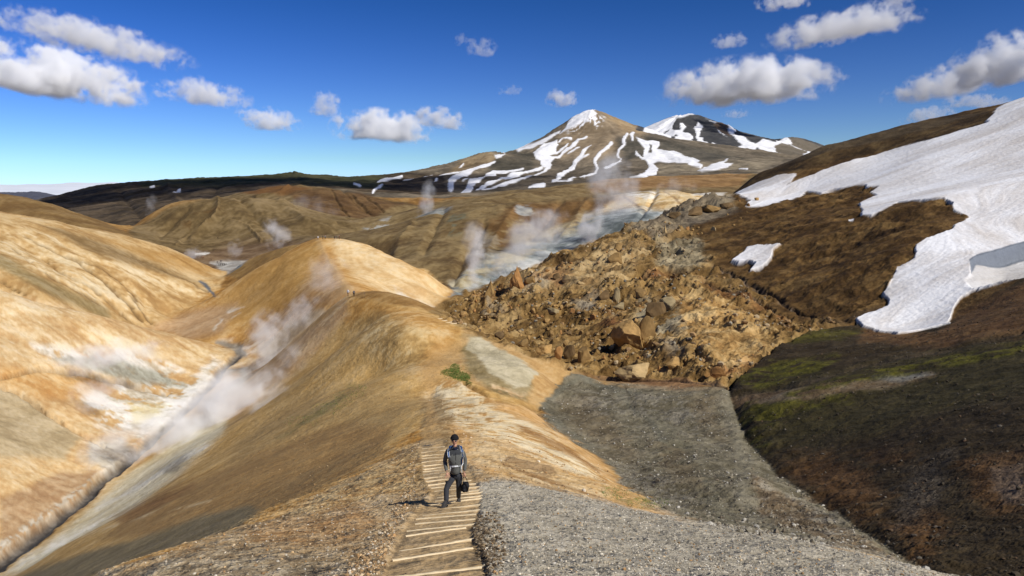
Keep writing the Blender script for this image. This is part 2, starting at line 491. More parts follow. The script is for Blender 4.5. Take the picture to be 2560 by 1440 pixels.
ALL = (0.5, 9001)
# colour stops, dark to light (linear albedo)
GOLD = [(.26, .125, .032), (.40, .21, .06), (.50, .29, .10), (.60, .39, .17), (.70, .53, .29)]
ORANGE = [(.27, .115, .03), (.42, .20, .055), (.52, .29, .10), (.62, .41, .19)]
CREAM = [(.42, .24, .09), (.58, .40, .19), (.70, .54, .31), (.78, .67, .46)]
BROWN = [(.15, .075, .022), (.24, .13, .042), (.32, .19, .07), (.40, .26, .11)]
PINK = [(.35, .22, .115), (.46, .31, .18), (.56, .41, .26)]
OLIVE = [(.17, .12, .05), (.25, .19, .09), (.33, .26, .14)]
GREY = [(.14, .125, .09), (.21, .19, .145), (.30, .27, .21), (.42, .38, .31)]
GRAVEL = [(.14, .12, .09), (.28, .245, .19), (.42, .375, .30), (.60, .56, .47)]
TAN = [(.24, .14, .06), (.38, .25, .12), (.50, .35, .19), (.62, .48, .30)]
WHITE = [(.42, .36, .26), (.60, .56, .46), (.76, .73, .66), (.85, .83, .78)]
BLUE = [(.14, .155, .15), (.22, .245, .24), (.33, .36, .36), (.48, .50, .48)]
YELLOW = [(.50, .40, .18), (.66, .56, .28), (.76, .68, .42)]
DARK = [(.025, .02, .014), (.05, .038, .025), (.09, .065, .04)]
SCREE = [(.024, .016, .007), (.036, .025, .012), (.048, .034, .017), (.070, .052, .030)]
RUST = [(.10, .045, .018), (.18, .085, .032), (.27, .14, .055)]
MOSS = [(.038, .033, .009), (.068, .062, .011), (.125, .115, .017)]
UMBER = [(.038, .020, .007), (.072, .040, .014), (.115, .066, .024), (.18, .112, .044)]
ROCK = [(.10, .055, .02), (.19, .115, .042), (.30, .19, .075), (.43, .30, .14)]
PEAK = [(.075, .062, .044), (.12, .098, .068), (.17, .138, .095), (.25, .20, .135)]

def C3(*pts, o=(1100, 250), k=4.571):
    return [(o[0] + p[0] / k, o[1] + p[1] / k) + ((p[2] / k,) if len(p) > 2 else ()) for p in pts]
def C4(*pts):
    return C3(*pts, o=(1560, 260), k=4.741)
def CR(*pts):
    return C3(*pts, o=(1700, 230), k=2.322)

# ------------------------------------------------------------------ paint: layers from far to near
paint(full((900, 9001)), PEAK, s=.3, n=.3, b=.2)
paint(full((60, 900)), BROWN, s=.35, n=.2, b=.15)
paint(full((0.5, 60)), GOLD, s=.3, n=.2, b=.1)

# dark plateau, far hills
paint(mask_poly([(100, 430), (940, 420), (1110, 440), (1130, 520), (1000, 540), (300, 640), (100, 560)], (950, 4000), 6, 4), [(.022, .017, .011), (.045, .033, .02), (.075, .055, .033), (.11, .08, .05)], s=.3, n=.35, b=.2)
paint(mask_poly([(350, 440), (800, 430), (960, 440), (960, 475), (700, 460), (350, 468)], (1300, 4000), 6, 4), [(.03, .03, .012), (.05, .05, .022), (.08, .07, .035)], s=.2, n=.4)
paint(mask_poly([(-300, 470), (160, 470), (160, 520), (-300, 520)], (3500, 6000), 3, 1), [(.07, .075, .10), (.09, .095, .12)], s=.2, n=.3)
# peak
paint(mask_poly([(1400, 400), (1395, 330), (1480, 265), (1620, 330), (1600, 360), (1480, 400)], (2300, 4000), 14, 8), [(.17, .125, .075), (.25, .19, .12), (.34, .26, .165)], s=.35, n=.25, b=.2)
paint(mask_poly([(1500, 270), (1560, 295), (1620, 335), (1560, 330)], (2300, 4000), 10, 8), [(.25, .17, .09), (.38, .28, .16)], s=.3, n=.3)
paint(mask_poly([(1220, 400), (1290, 380), (1330, 380), (1340, 430), (1230, 440)], (1500, 3500), 8, 8), [(.05, .045, .032), (.08, .07, .05), (.12, .10, .07)], s=.3, n=.3)
paint(mask_poly([(1540, 345), (1620, 340), (1760, 375), (1880, 400), (1750, 410), (1650, 380), (1560, 400)], (1500, 3500), 10, 8), [(.06, .055, .042), (.09, .08, .06), (.14, .12, .09)], s=.35, n=.3)
paint(mask_poly([(1110, 440), (1160, 395), (1215, 372), (1245, 392), (1210, 425), (1130, 440)], (2200, 3500), 5, 4), [(.12, .085, .045), (.22, .16, .09), (.34, .26, .15)], s=.5, n=.3)
paint(mask_poly([(1120, 440), (1300, 425), (1500, 425), (1900, 420), (1900, 450), (1500, 455), (1250, 500), (1120, 520)], (1100, 2300), 8, 10), [(.055, .045, .03), (.10, .08, .055), (.16, .13, .09)], s=.3, n=.35)
paint(mask_poly([(1650, 410), (1950, 400), (1900, 425), (1750, 430), (1650, 435)], (1500, 3000), 8, 8), [(.13, .11, .075), (.22, .18, .12), (.30, .25, .17)], s=.3, n=.35)
# second volcano
paint(mask_poly([(1590, 320), (1700, 270), (1850, 320), (2080, 360), (2100, 430), (1590, 420)], (3300, 7000), 3, 2), [(.035, .037, .04), (.055, .055, .055), (.09, .085, .08)], s=.3, n=.3)
paint(mask_poly(C4((1050, 260), (1120, 230), (1220, 250), (1270, 400), (1150, 330)), (3800, 7000), 2, 2), [(.09, .06, .04), (.13, .09, .06)], s=.3, n=.3)
paint(mask_poly(C4((1930, 400), (2040, 390), (2350, 520), (2200, 660), (1760, 560), (1780, 480)), (3500, 7000), 3, 2), [(.13, .11, .08), (.18, .15, .11)], s=.3, n=.3)

snow_masks = []
def snow(mk):
    if mk is None:
        return
    r, c, m = mk
    SNOW[r, c] = np.maximum(SNOW[r, c], m)
def unsnow(mk):
    r, c, m = mk
    SNOW[r, c] *= (1 - m)
MS = (1500, 4200)
snow(mask_poly(C3((1750, 100), (1640, 125), (1530, 175), (1480, 225), (1440, 290), (1400, 345), (1360, 395), (1440, 350), (1520, 310), (1600, 265), (1680, 200), (1760, 175), (1800, 140)), MS, 1.2, 2, SA))
mk = mask_poly(C3((1680, 150), (1880, 190), (1800, 300), (1700, 310), (1580, 360), (1450, 370)), MS, 8, 4)
snow((mk[0], mk[1], mk[2] * sstep(0.05, 0.25, (SA + 0.6 * NF)[mk[0], mk[1]])))
snow(mask_poly(C3((850, 560), (960, 535), (1110, 475), (1240, 415), (1370, 345), (1360, 375), (1270, 435), (1200, 470), (1150, 505), (1060, 560), (960, 575), (890, 600)), MS, 1.5, 2, SA))
snow(mask_poly(C3((1340, 445), (1220, 480), (1130, 550), (1065, 600), (1085, 655), (1150, 680), (1240, 640), (1330, 590), (1320, 540), (1345, 510)), MS, 1.2, 2))
snow(mask_poly(C3((620, 620), (740, 595), (700, 650), (640, 665)), MS, 1.2, 1))
for st in (
    [(0, 880, 4), (200, 850, 10), (400, 790, 14), (560, 740, 22), (620, 700, 10)],
    [(120, 1020, 30), (130, 930, 35), (230, 880, 22), (350, 830, 22), (440, 790, 10)],
    [(260, 935, 4), (330, 915, 6)],
    [(250, 1055, 12), (330, 1020, 35), (350, 960, 35), (430, 930, 14), (530, 880, 10), (620, 850, 22)],
    [(530, 865, 12), (620, 830, 22), (720, 825, 20), (830, 805, 14), (950, 785, 8)],
    [(420, 1015, 12), (560, 950, 14), (700, 910, 14), (820, 870, 18), (960, 830, 14), (1080, 800, 10), (1170, 775, 14)],
    [(480, 1015, 8), (640, 985, 16), (780, 940, 12), (960, 900, 8), (1100, 850, 8), (1190, 810, 10), (1240, 760, 22), (1240, 720, 30)],
    [(1200, 720, 45), (1190, 680, 42), (1280, 670, 22), (1360, 650, 14), (1400, 590, 14), (1500, 530, 22), (1580, 450, 16), (1680, 405, 8)],
    [(1220, 640, 10), (1340, 590, 12), (1420, 530, 12), (1470, 480, 5)],
    [(1350, 480, 5), (1400, 430, 10), (1500, 435, 10)],
    [(1460, 605, 5), (1530, 570, 10), (1590, 535, 6)],
    [(1290, 940, 14), (1340, 920, 20), (1360, 860, 25), (1430, 820, 18), (1520, 760, 20), (1560, 700, 25), (1620, 650, 20), (1640, 580, 18), (1690, 530, 12), (1730, 510, 5)],
    [(1620, 670, 14), (1700, 635, 8)],
    [(1340, 940, 5), (1450, 930, 5), (1600, 885, 6), (1650, 885, 18), (1780, 840, 8), (1800, 770, 14), (1770, 700, 16), (1840, 620, 16), (1920, 560, 16), (1960, 490, 18)],
    [(1890, 780, 14), (1960, 750, 18), (2060, 690, 8), (2070, 670, 5), (2030, 640, 10), (2040, 590, 14), (2110, 520, 14), (2100, 470, 18), (2140, 400, 16)],
    [(2200, 480, 8), (2190, 400, 20), (2220, 380, 8)],
    [(1020, 1002, 7), (1100, 990, 9), (1190, 975, 10)],
    [(220, 765, 4), (270, 725, 6)]):
    snow(mask_strip(C3(*st), (1050, 4200), 1.0, 1.2, SA))
snow(mask_poly(C4((150, 400), (280, 430), (420, 455), (420, 490), (390, 520), (600, 570), (720, 610), (900, 680), (870, 700), (930, 720), (920, 750), (770, 740), (760, 715), (640, 710), (520, 680), (400, 680), (330, 700), (410, 780), (380, 830), (270, 875), (70, 880), (250, 820), (300, 760), (280, 700), (130, 600), (140, 570), (215, 635), (250, 540), (180, 470)), MS, 1.2, 2))
snow(mask_poly(C4((870, 795), (950, 740), (1100, 700), (1250, 660), (1180, 705), (1290, 705), (1230, 755), (1050, 790), (920, 800)), MS, 1.2, 1))
snow(mask_strip(C4((1370, 775, 7), (1460, 785, 9)), MS, 1.2, 1))
unsnow(mask_poly(C4((290, 480), (330, 490), (330, 570), (285, 570), (310, 520)), MS, 1.5, 2))
VS = (3300, 7500)
snow(mask_poly(C4((200, 330), (400, 225), (520, 160), (700, 115), (830, 115), (1000, 200), (1200, 270), (1300, 270), (1500, 330), (1820, 430), (1950, 395), (1990, 450), (2260, 580), (2190, 610), (2020, 670), (1900, 720), (1250, 700), (400, 450)), VS, 1.5, 2))
for pg in (
    [(610, 175), (730, 150), (830, 130), (900, 130), (960, 170), (1060, 240), (1150, 350), (1280, 440), (1400, 500), (1340, 530), (1380, 545), (1250, 560), (1240, 580), (1170, 530), (1160, 550), (1050, 490), (1030, 520), (960, 450), (930, 470), (940, 400), (890, 390), (930, 260), (880, 220), (840, 250), (850, 330), (860, 380), (880, 480), (800, 480), (820, 400), (770, 350), (690, 330), (740, 260), (700, 220), (660, 230), (670, 300), (600, 310), (560, 280), (590, 210)],
    [(1050, 255), (1120, 220), (1210, 240), (1240, 330), (1400, 500), (1280, 460), (1150, 330)],
    [(1260, 270), (1450, 335), (1600, 365), (1820, 420), (1820, 460), (1640, 430), (1560, 470), (1450, 430), (1430, 390), (1300, 370), (1310, 320)],
    [(1930, 400), (2040, 385), (2150, 425), (2360, 520), (2240, 570), (2000, 480), (1970, 430)],
    [(1780, 500), (1880, 465), (1960, 465), (2180, 580), (2050, 640), (1850, 600), (1800, 560)],
    [(550, 410), (600, 365), (620, 380), (600, 420)], [(420, 350), (540, 270), (530, 300), (430, 360)], [(1555, 545), (1580, 530), (1610, 545), (1580, 558)]):
    unsnow(mask_poly(C4(*pg), VS, 1.2, 3.5, SA))
# snow bits near the dark hills
for st in ([(945, 455, 2), (975, 449, 3), (1005, 444, 2)], [(885, 462, 1), (900, 466, 3)], [(932, 480, 2), (945, 470, 3), (956, 463, 2)], [(1010, 449, 1.5), (1035, 446, 1.5)], [(1060, 444, 1.5), (1080, 440, 2)], [(435, 487, 2), (447, 477, 4), (450, 474, 2)], [(375, 468, 1), (385, 466, 1.5)], [(1085, 455, 1), (1092, 450, 2)]):
    snow(mask_strip(st, (900, 4000), 1.0, 1.0))

# mid brown hills
SHB = [(.085, .056, .025), (.135, .092, .04), (.195, .138, .066), (.26, .19, .10)]
paint(mask_poly([(300, 590), (420, 520), (560, 480), (720, 455), (1000, 500), (1110, 530), (860, 620), (600, 700), (400, 640)], (430, 1050), 5, 4), SHB, s=.5, n=.25, b=.3)
paint(mask_poly([(700, 470), (900, 480), (1090, 530), (950, 560), (800, 540)], (700, 1050), 6, 6), [(.075, .04, .016), (.12, .07, .03), (.18, .11, .05)], s=.6, n=.2, b=.4)
paint(mask_poly([(560, 480), (700, 460), (780, 470), (700, 490)], (750, 1050), 4, 3), [(.12, .06, .022), (.17, .09, .035)], s=.3, n=.3)
paint(mask_poly([(440, 560), (530, 510), (590, 510), (530, 560), (470, 580)], (550, 760), 10, 10), UMBER, s=.3, n=.4, op=.8, patch=(NH, .1, .2))
paint(mask_poly([(-300, 450), (0, 480), (120, 500), (340, 590), (200, 620), (-300, 560)], (450, 850), 3, 3), [(.14, .08, .03), (.20, .125, .05), (.27, .18, .08)], s=.4, n=.3, b=.3)
paint(mask_poly([(440, 640), (560, 610), (700, 600), (800, 600), (700, 660), (600, 700), (480, 670)], (400, 600), 12, 12), [(.10, .06, .03), (.17, .11, .06), (.24, .17, .10)], s=.3, n=.4)
paint(mask_poly([(530, 655), (580, 650), (640, 655), (640, 690), (580, 700)], (380, 520), 6, 6), [(.24, .22, .19), (.38, .36, .32), (.60, .58, .52)], s=.2, n=.5)
paint(mask_strip([(490, 637, 1.5), (520, 634, 2.5)], (400, 600), 2, 2), WHITE, n=.3)
for st in ([(828, 478, 1), (842, 500, 2), (852, 520, 3), (872, 542, 2)], [(878, 486, 1), (890, 500, 2), (925, 530, 2)], [(903, 486, 1), (925, 500, 2), (958, 528, 2)], [(850, 520, 2), (900, 522, 1.5), (940, 520, 1)]):
    mk = mask_strip(st, (640, 1000), 2, 2)
    push(mk, -2.2); paint(mk, [(.06, .037, .017), (.09, .058, .027)], op=.5)
for st in ([(545, 505, 1), (540, 540, 1.5), (500, 580, 2), (440, 610, 2)], [(545, 545, 1.5), (620, 565, 2), (650, 600, 2)], [(700, 500, 1), (770, 540, 2), (840, 560, 2)]):
    mk = mask_strip(st, (480, 900), 3, 4)
    push(mk, 2.2); paint(mk, [(.20, .14, .065), (.28, .20, .10)], op=.5)
# hill across the valley
MB = [(.09, .056, .025), (.145, .098, .044), (.205, .145, .068), (.27, .20, .10)]
paint(mask_poly([(830, 620), (840, 580), (980, 520), (1200, 490), (1430, 440), (1900, 420), (1900, 520), (1560, 640), (1120, 740), (900, 640)], (300, 1000), 5, 5), MB, s=.45, n=.2, b=.3)
paint(mask_poly([(1210, 560), (1300, 510), (1420, 495), (1560, 490), (1500, 560), (1400, 600), (1250, 620)], (400, 600), 10, 10), [(.10, .055, .02), (.16, .09, .035), (.24, .145, .06)], s=.5, n=.25, b=.3)
paint(mask_poly([(1480, 440), (1880, 430), (1850, 465), (1650, 470), (1480, 480)], (550, 1000), 6, 5), [(.17, .095, .04), (.25, .15, .065), (.33, .21, .10)], s=.3, n=.3)
paint(mask_poly([(1540, 490), (1640, 478), (1750, 480), (1850, 480), (1860, 500), (1700, 530), (1600, 560), (1500, 580), (1480, 550)], (400, 600), 8, 6), CREAM, s=.4, n=.25, bias=.6)
paint(mask_poly([(1560, 480), (1640, 475), (1660, 500), (1620, 520), (1580, 500)], (400, 640), 6, 6), WHITE, n=.5, op=.7, patch=(NA, 0, .3))
paint(mask_poly([(1720, 480), (1790, 455), (1850, 450), (1800, 500), (1740, 500)], (400, 700), 6, 8), WHITE, n=.5, op=.6, patch=(NA, 0, .3))
for st in ([(1560, 492, 2), (1600, 520, 3), (1640, 535, 3)], [(1660, 478, 1), (1690, 500, 2), (1700, 510, 2)]):
    paint(mask_strip(st, (400, 620), 3, 3), RUST, op=.8)
paint(mask_poly([(1120, 740), (1130, 700), (1220, 640), (1400, 590), (1480, 540), (1560, 520), (1640, 520), (1700, 520), (1560, 600), (1300, 700), (1180, 750)], (270, 560), 12, 10), BLUE, s=.5, n=.3, b=.2)
paint(mask_poly([(1130, 700), (1300, 620), (1480, 530), (1490, 560), (1350, 620), (1200, 680), (1150, 720)], (290, 500), 12, 14), [(.20, .14, .07), (.34, .27, .15), (.46, .40, .26)], s=.6, n=.3, op=.85, patch=(SA, -.3, .4))
paint(mask_poly([(1180, 745), (1250, 680), (1400, 620), (1500, 570), (1520, 590), (1350, 670), (1250, 710)], (270, 480), 10, 12), [(.30, .31, .29), (.50, .50, .46), (.64, .63, .58)], s=.6, n=.4, op=.8, patch=(SA, -.1, .3))
paint(mask_poly([(1540, 540), (1640, 530), (1600, 580), (1480, 610), (1420, 620), (1450, 590)], (350, 520), 10, 8), [(.05, .06, .06), (.11, .125, .125), (.20, .22, .22)], s=.5, n=.3, op=.8)
paint(mask_poly([(1290, 520), (1330, 510), (1345, 530), (1300, 550)], (400, 600), 6, 8), BLUE, n=.5, op=.7, patch=(NA, 0, .3), bias=.7)
paint(mask_poly([(1130, 530), (1170, 540), (1150, 590), (1120, 590)], (380, 600), 8, 10), [(.08, .09, .06), (.13, .14, .10)], s=.4, n=.4, op=.7, patch=(SA, 0, .3))
paint(mask_poly([(1030, 550), (1090, 520), (1130, 520), (1060, 560)], (500, 760), 6, 6), BLUE, n=.4, op=.7)
paint(mask_poly([(920, 560), (980, 545), (970, 575), (900, 590)], (480, 760), 6, 8), BLUE, n=.4, op=.6, patch=(NA, .1, .3), bias=.7)

for pg, cs in (([(1120, 735), (1150, 690), (1250, 640), (1340, 600), (1330, 630), (1230, 680), (1170, 730)], [(.26, .19, .09), (.40, .32, .17), (.52, .45, .28)]), ([(1240, 560), (1330, 540), (1380, 590), (1300, 620), (1230, 600)], [(.20, .13, .055), (.30, .22, .10), (.42, .34, .19)]), ([(1180, 600), (1250, 590), (1260, 640), (1190, 660)], [(.17, .135, .09), (.26, .22, .16)])):
    paint(mask_poly(pg, (290, 520), 16, 18), cs, s=.5, n=.4, op=.7, patch=(NH, -.2, .5))
# big left hill
LH = [(.34, .20, .08), (.45, .29, .125), (.55, .385, .19), (.65, .50, .29)]
paint(mask_poly([(-300, 480), (0, 525), (150, 550), (350, 598), (450, 630), (570, 675), (540, 745), (370, 830), (250, 830), (-300, 760)], (225, 425), 4, 4), LH, s=.5, n=.2, b=.35)
paint(mask_poly([(0, 560), (120, 590), (260, 640), (400, 700), (540, 735), (480, 760), (420, 740), (330, 800), (150, 700), (0, 660)], (225, 420), 10, 14), CREAM, s=.5, n=.3, b=.1, op=.8, patch=(NH, -.15, .35))
paint(mask_poly([(100, 560), (250, 600), (400, 660), (520, 715), (430, 690), (250, 640)], (240, 420), 8, 5), [(.16, .10, .04), (.24, .165, .08), (.32, .23, .12)], s=.5, n=.2, op=.8)
paint(mask_strip([(0, 650, 14), (80, 690, 16), (160, 735, 16), (260, 780, 14)], (220, 380), 10, 6), OLIVE, s=.5, n=.2, op=.85)
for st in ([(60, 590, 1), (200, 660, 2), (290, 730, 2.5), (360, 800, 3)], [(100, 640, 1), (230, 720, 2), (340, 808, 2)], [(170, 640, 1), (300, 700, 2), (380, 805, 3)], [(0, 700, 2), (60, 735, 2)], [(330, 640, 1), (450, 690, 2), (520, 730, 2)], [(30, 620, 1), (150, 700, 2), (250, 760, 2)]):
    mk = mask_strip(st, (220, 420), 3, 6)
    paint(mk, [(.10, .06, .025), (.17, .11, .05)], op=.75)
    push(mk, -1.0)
paint(mask_poly([(260, 600), (450, 640), (560, 680), (500, 690), (380, 650)], (300, 430), 8, 6), [(.32, .17, .05), (.42, .25, .09), (.48, .30, .12)], s=.5, n=.2, op=.8)
for p in ([(300, 680, 4), (330, 690, 6)], [(60, 640, 8), (110, 665, 10)], [(150, 655, 5), (190, 690, 8), (240, 720, 6)]):
    paint(mask_strip(p, (220, 420), 12, 10), CREAM, n=.4, bias=.85, op=.7)

# second hill
paint(mask_poly([(370, 830), (480, 760), (600, 690), (700, 630), (800, 590), (900, 595), (1060, 670), (1130, 725), (1080, 790), (640, 900), (500, 880)], (200, 345), 6, 6), GOLD, s=.4, n=.15, b=.2)
paint(mask_poly([(560, 690), (640, 640), (760, 600), (790, 610), (700, 650), (600, 700)], (340, 440), 4, 3), [(.17, .10, .035), (.25, .155, .06), (.30, .20, .08)], s=.4, n=.2)
paint(mask_poly([(600, 700), (700, 640), (790, 600), (800, 640), (780, 700), (700, 780), (560, 830), (500, 800)], (200, 340), 14, 10), [(.36, .20, .06), (.48, .29, .10), (.58, .38, .16)], s=.5, n=.2, op=.9)
paint(mask_poly([(830, 600), (900, 605), (1060, 680), (1120, 725), (1080, 775), (950, 730), (880, 680), (840, 640)], (200, 330), 10, 10), [(.50, .30, .12), (.62, .42, .20), (.72, .54, .30), (.78, .64, .42)], s=.6, n=.2, b=.2)
paint(mask_poly([(370, 822), (500, 770), (600, 760), (560, 830), (480, 850)], (225, 330), 12, 8), PINK, s=.5, n=.2, op=.9)
paint(mask_poly([(790, 650), (850, 690), (900, 730), (960, 740), (1040, 780), (900, 760), (780, 760), (680, 840), (740, 750)], (200, 290), 14, 12), PINK, s=.6, n=.2, op=.5)
paint(mask_strip([(795, 603, 5), (820, 650, 7), (850, 690, 9), (868, 725, 10)], (205, 325), 8, 3), [(.44, .28, .13), (.52, .36, .18)], op=.8)
paint(mask_poly([(570, 775), (610, 770), (600, 790), (580, 800)], (230, 320), 5, 8), WHITE, n=.5, op=.8, patch=(NA, -.1, .3))
paint(mask_strip([(535, 825, 3), (550, 800, 3)], (230, 320), 4, 5), WHITE, n=.5, op=.8)
paint(mask_poly([(985, 715), (1020, 730), (1060, 760), (1090, 770), (1060, 775), (1000, 740)], (230, 300), 6, 8), WHITE, n=.4, op=.6, patch=(SA, -.2, .3))
paint(mask_poly([(550, 850), (640, 845), (690, 850), (640, 880), (600, 890)], (200, 260), 6, 8), WHITE, n=.5, op=.5, patch=(NA, 0, .3))
paint(mask_poly([(640, 880), (700, 820), (800, 770), (840, 780), (760, 830), (680, 900)], (195, 230), 10, 6), [(.40, .36, .27), (.55, .50, .40)], s=.4, op=.7)

# left nose
paint(mask_poly([(-300, 680), (0, 718), (100, 748), (250, 786), (400, 822), (570, 862), (640, 900), (330, 1180), (0, 1420), (-300, 1500)], (100, 245), 4, 5), [(.42, .25, .11), (.53, .35, .17), (.62, .455, .25), (.72, .58, .38)], s=.4, n=.15, b=.3)
paint(mask_poly([(0, 740), (200, 790), (400, 840), (560, 880), (480, 900), (200, 850), (0, 800)], (150, 245), 12, 10), CREAM, s=.4, n=.3, op=.6, patch=(NA, 0, .4))
paint(mask_poly([(80, 860), (200, 855), (330, 880), (450, 930), (520, 960), (480, 1000), (350, 960), (150, 910)], (140, 235), 14, 16), WHITE, s=.4, n=.4, op=.85, patch=(NA, -.25, .35))
paint(mask_poly([(130, 900), (250, 890), (400, 930), (500, 975), (350, 960), (200, 920)], (140, 230), 8, 10), [(.16, .15, .12), (.25, .25, .19), (.36, .36, .28)], s=.4, n=.4, op=.8, patch=(NB, -.3, .3))
paint(mask_poly([(200, 960), (380, 960), (480, 1000), (450, 1060), (320, 1080), (260, 1060), (220, 1020)], (130, 215), 14, 18), WHITE, s=.2, n=.5, op=.9, patch=(NA, -.3, .35))
paint(mask_poly([(320, 1010), (420, 1010), (400, 1050), (330, 1050)], (140, 200), 10, 10), YELLOW, n=.4, op=.8)
paint(mask_poly([(-100, 960), (0, 975), (90, 1010), (200, 1090), (150, 1150), (-100, 1130)], (110, 170), 12, 10), [(.30, .24, .14), (.42, .34, .21), (.52, .43, .29)], s=.4, n=.2, op=.85)
paint(mask_poly([(220, 1090), (300, 1090), (330, 1130), (270, 1180), (230, 1150)], (120, 180), 12, 12), BLUE, s=.3, n=.4, op=.6, bias=.7)
paint(mask_poly([(0, 1250), (150, 1180), (260, 1180), (150, 1290), (0, 1400)], (98, 150), 12, 8), [(.25, .15, .085), (.36, .24, .14), (.46, .33, .21)], s=.3, n=.4, op=.8)
paint(mask_poly([(0, 920), (150, 935), (300, 965), (200, 1000), (100, 1000), (0, 960)], (130, 180), 12, 12), [(.45, .22, .07), (.58, .34, .13), (.68, .48, .24)], s=.3, n=.4, op=.7)
# gullies of the left nose
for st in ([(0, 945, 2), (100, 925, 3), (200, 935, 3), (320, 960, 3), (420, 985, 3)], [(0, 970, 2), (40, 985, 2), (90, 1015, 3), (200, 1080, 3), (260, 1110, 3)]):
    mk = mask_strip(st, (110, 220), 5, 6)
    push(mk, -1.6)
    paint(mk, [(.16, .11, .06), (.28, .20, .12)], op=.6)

paint(mask_poly([(560, 900), (520, 960), (440, 1040), (330, 1120), (250, 1190), (330, 1110), (380, 1030), (470, 960), (540, 890)], (120, 240), 12, 16), WHITE, s=.3, n=.5, op=.8, patch=(NA, -.3, .4), bias=.6)
paint(mask_poly([(60, 830), (200, 850), (340, 860), (420, 900), (300, 890), (150, 880)], (140, 220), 14, 18), CREAM, n=.4, op=.8, bias=.9, patch=(NB, -.1, .4))
# stream bed
STR = [(-150, 1500, 16), (0, 1408, 16), (200, 1252, 13), (330, 1138, 10), (430, 1052, 8), (520, 968, 7), (570, 905, 6), (598, 880, 9), (592, 862, 8)]
mk = mask_strip(STR, (85, 260), 7, 6)
paint(mk, [(.06, .05, .042), (.11, .095, .08), (.20, .175, .145)], s=.2, n=.5)
push(mk, -1.2)
paint(mask_strip([(p[0] + 6, p[1] + 4, p[2] * .55) for p in STR], (85, 260), 3, 3), [(.035, .034, .034), (.065, .062, .06)], n=.4)
paint(mask_strip([(0, 1370, 10), (110, 1290, 8), (230, 1200, 6)], (90, 150), 6, 5), GRAVEL, n=.6, f=.5, op=.8, patch=(NF, 0, .4))
mk = mask_strip([(500, 703, 3), (512, 710, 5), (522, 722, 4), (536, 740, 3)], (300, 400), 3, 3)
paint(mk, [(.09, .10, .11), (.14, .15, .16)], n=.4)
mk = mask_strip([(575, 690, 5), (590, 680, 6), (600, 672, 10)], (380, 470), 3, 3)
paint(mk, [(.14, .17, .18), (.24, .28, .29)], n=.4)
paint(mask_strip([(545, 858, 5), (590, 866, 9), (612, 885, 5)], (200, 265), 5, 6), [(.15, .145, .125), (.22, .215, .19), (.30, .29, .26)], n=.4, s=.2)

# first dome, left flank
paint(mask_poly([(860, 740), (1050, 770), (1200, 830), (1430, 925), (1350, 1030), (1150, 1000), (1000, 1100), (600, 1330), (0, 1520), (-300, 1500), (0, 1430), (200, 1280), (430, 1085), (650, 915)], (42, 186), 4, 5), [(.36, .21, .07), (.48, .30, .11), (.58, .385, .16), (.68, .48, .24)], s=.3, n=.12, b=.2)
paint(mask_poly([(860, 742), (960, 755), (1080, 790), (1160, 825), (1100, 900), (1040, 940), (960, 910), (900, 830), (850, 800)], (95, 186), 14, 10), GOLD, s=.25, n=.35, f=.25, bias=.6)
mk = mask_poly([(870, 800), (960, 780), (1080, 830), (1050, 910), (980, 930), (940, 880)], (95, 160), 16, 12)
paint(mk, [(.20, .14, .06), (.40, .27, .11), (.58, .42, .20), (.68, .54, .30)], s=.0, n=.6, f=.45, op=.7)
paint(mask_poly([(1050, 930), (1080, 870), (1160, 850), (1170, 880), (1110, 950), (1060, 990)], (80, 125), 16, 6), [(.46, .28, .11), (.54, .34, .15)], s=.2, n=.3, op=.8)
paint(mask_poly([(860, 745), (800, 800), (680, 900), (560, 1010), (460, 1090), (600, 1040), (700, 960), (820, 850), (870, 790)], (110, 186), 12, 8), PINK, s=.7, n=.2, op=.8)
paint(mask_strip([(860, 755, 6), (780, 850, 7), (700, 940, 7), (640, 1010, 6)], (110, 186), 8, 6), CREAM, s=.5, n=.2, op=.55, patch=(SA, 0, .5))
paint(mask_poly([(560, 1000), (500, 1050), (330, 1180), (150, 1330), (0, 1440), (100, 1420), (350, 1260), (480, 1150), (560, 1080)], (85, 180), 12, 8), [(.56, .46, .27), (.70, .61, .41), (.80, .74, .56)], s=.6, n=.3, bias=.6)
paint(mask_strip([(560, 935, 6), (620, 900, 8), (600, 960, 8), (520, 1010, 10)], (160, 215), 10, 8), [(.42, .38, .28), (.60, .56, .46)], s=.5, n=.3, op=.85)
paint(mask_poly([(700, 1000), (850, 960), (1000, 960), (1060, 1000), (1000, 1060), (850, 1140), (600, 1200), (560, 1150)], (55, 130), 18, 10), [(.32, .205, .085), (.42, .28, .12), (.50, .355, .17)], s=.25, n=.1, op=.8)
paint(mask_poly([(960, 1130), (850, 1200), (700, 1280), (560, 1320), (400, 1340), (250, 1350), (420, 1230), (640, 1130), (850, 1060), (980, 1060)], (30, 100), 14, 8), [(.25, .145, .055), (.34, .21, .085), (.43, .285, .125)], s=.3, n=.1, f=.2, bias=.5)
paint(mask_strip([(880, 970, 12), (830, 1010, 9), (780, 1040, 6), (700, 1090, 4)], (60, 120), 8, 10), [(.09, .09, .03), (.14, .13, .05), (.20, .17, .08)], n=.5, f=.4, op=.75, patch=(NA, -.3, .4))
paint(mask_strip([(300, 1300, 10), (400, 1250, 12), (480, 1210, 6)], (60, 110), 12, 10), RUST, s=.5, n=.3, op=.8)
paint(mask_strip([(250, 1270, 5), (340, 1220, 8), (420, 1170, 6), (520, 1110, 3)], (80, 150), 8, 10), WHITE, s=.6, n=.3, op=.6, patch=(SA, 0, .3))
paint(mask_poly([(390, 1180), (440, 1150), (480, 1130), (440, 1180)], (90, 150), 8, 10), [(.14, .12, .10), (.24, .22, .19)], n=.4, op=.7)
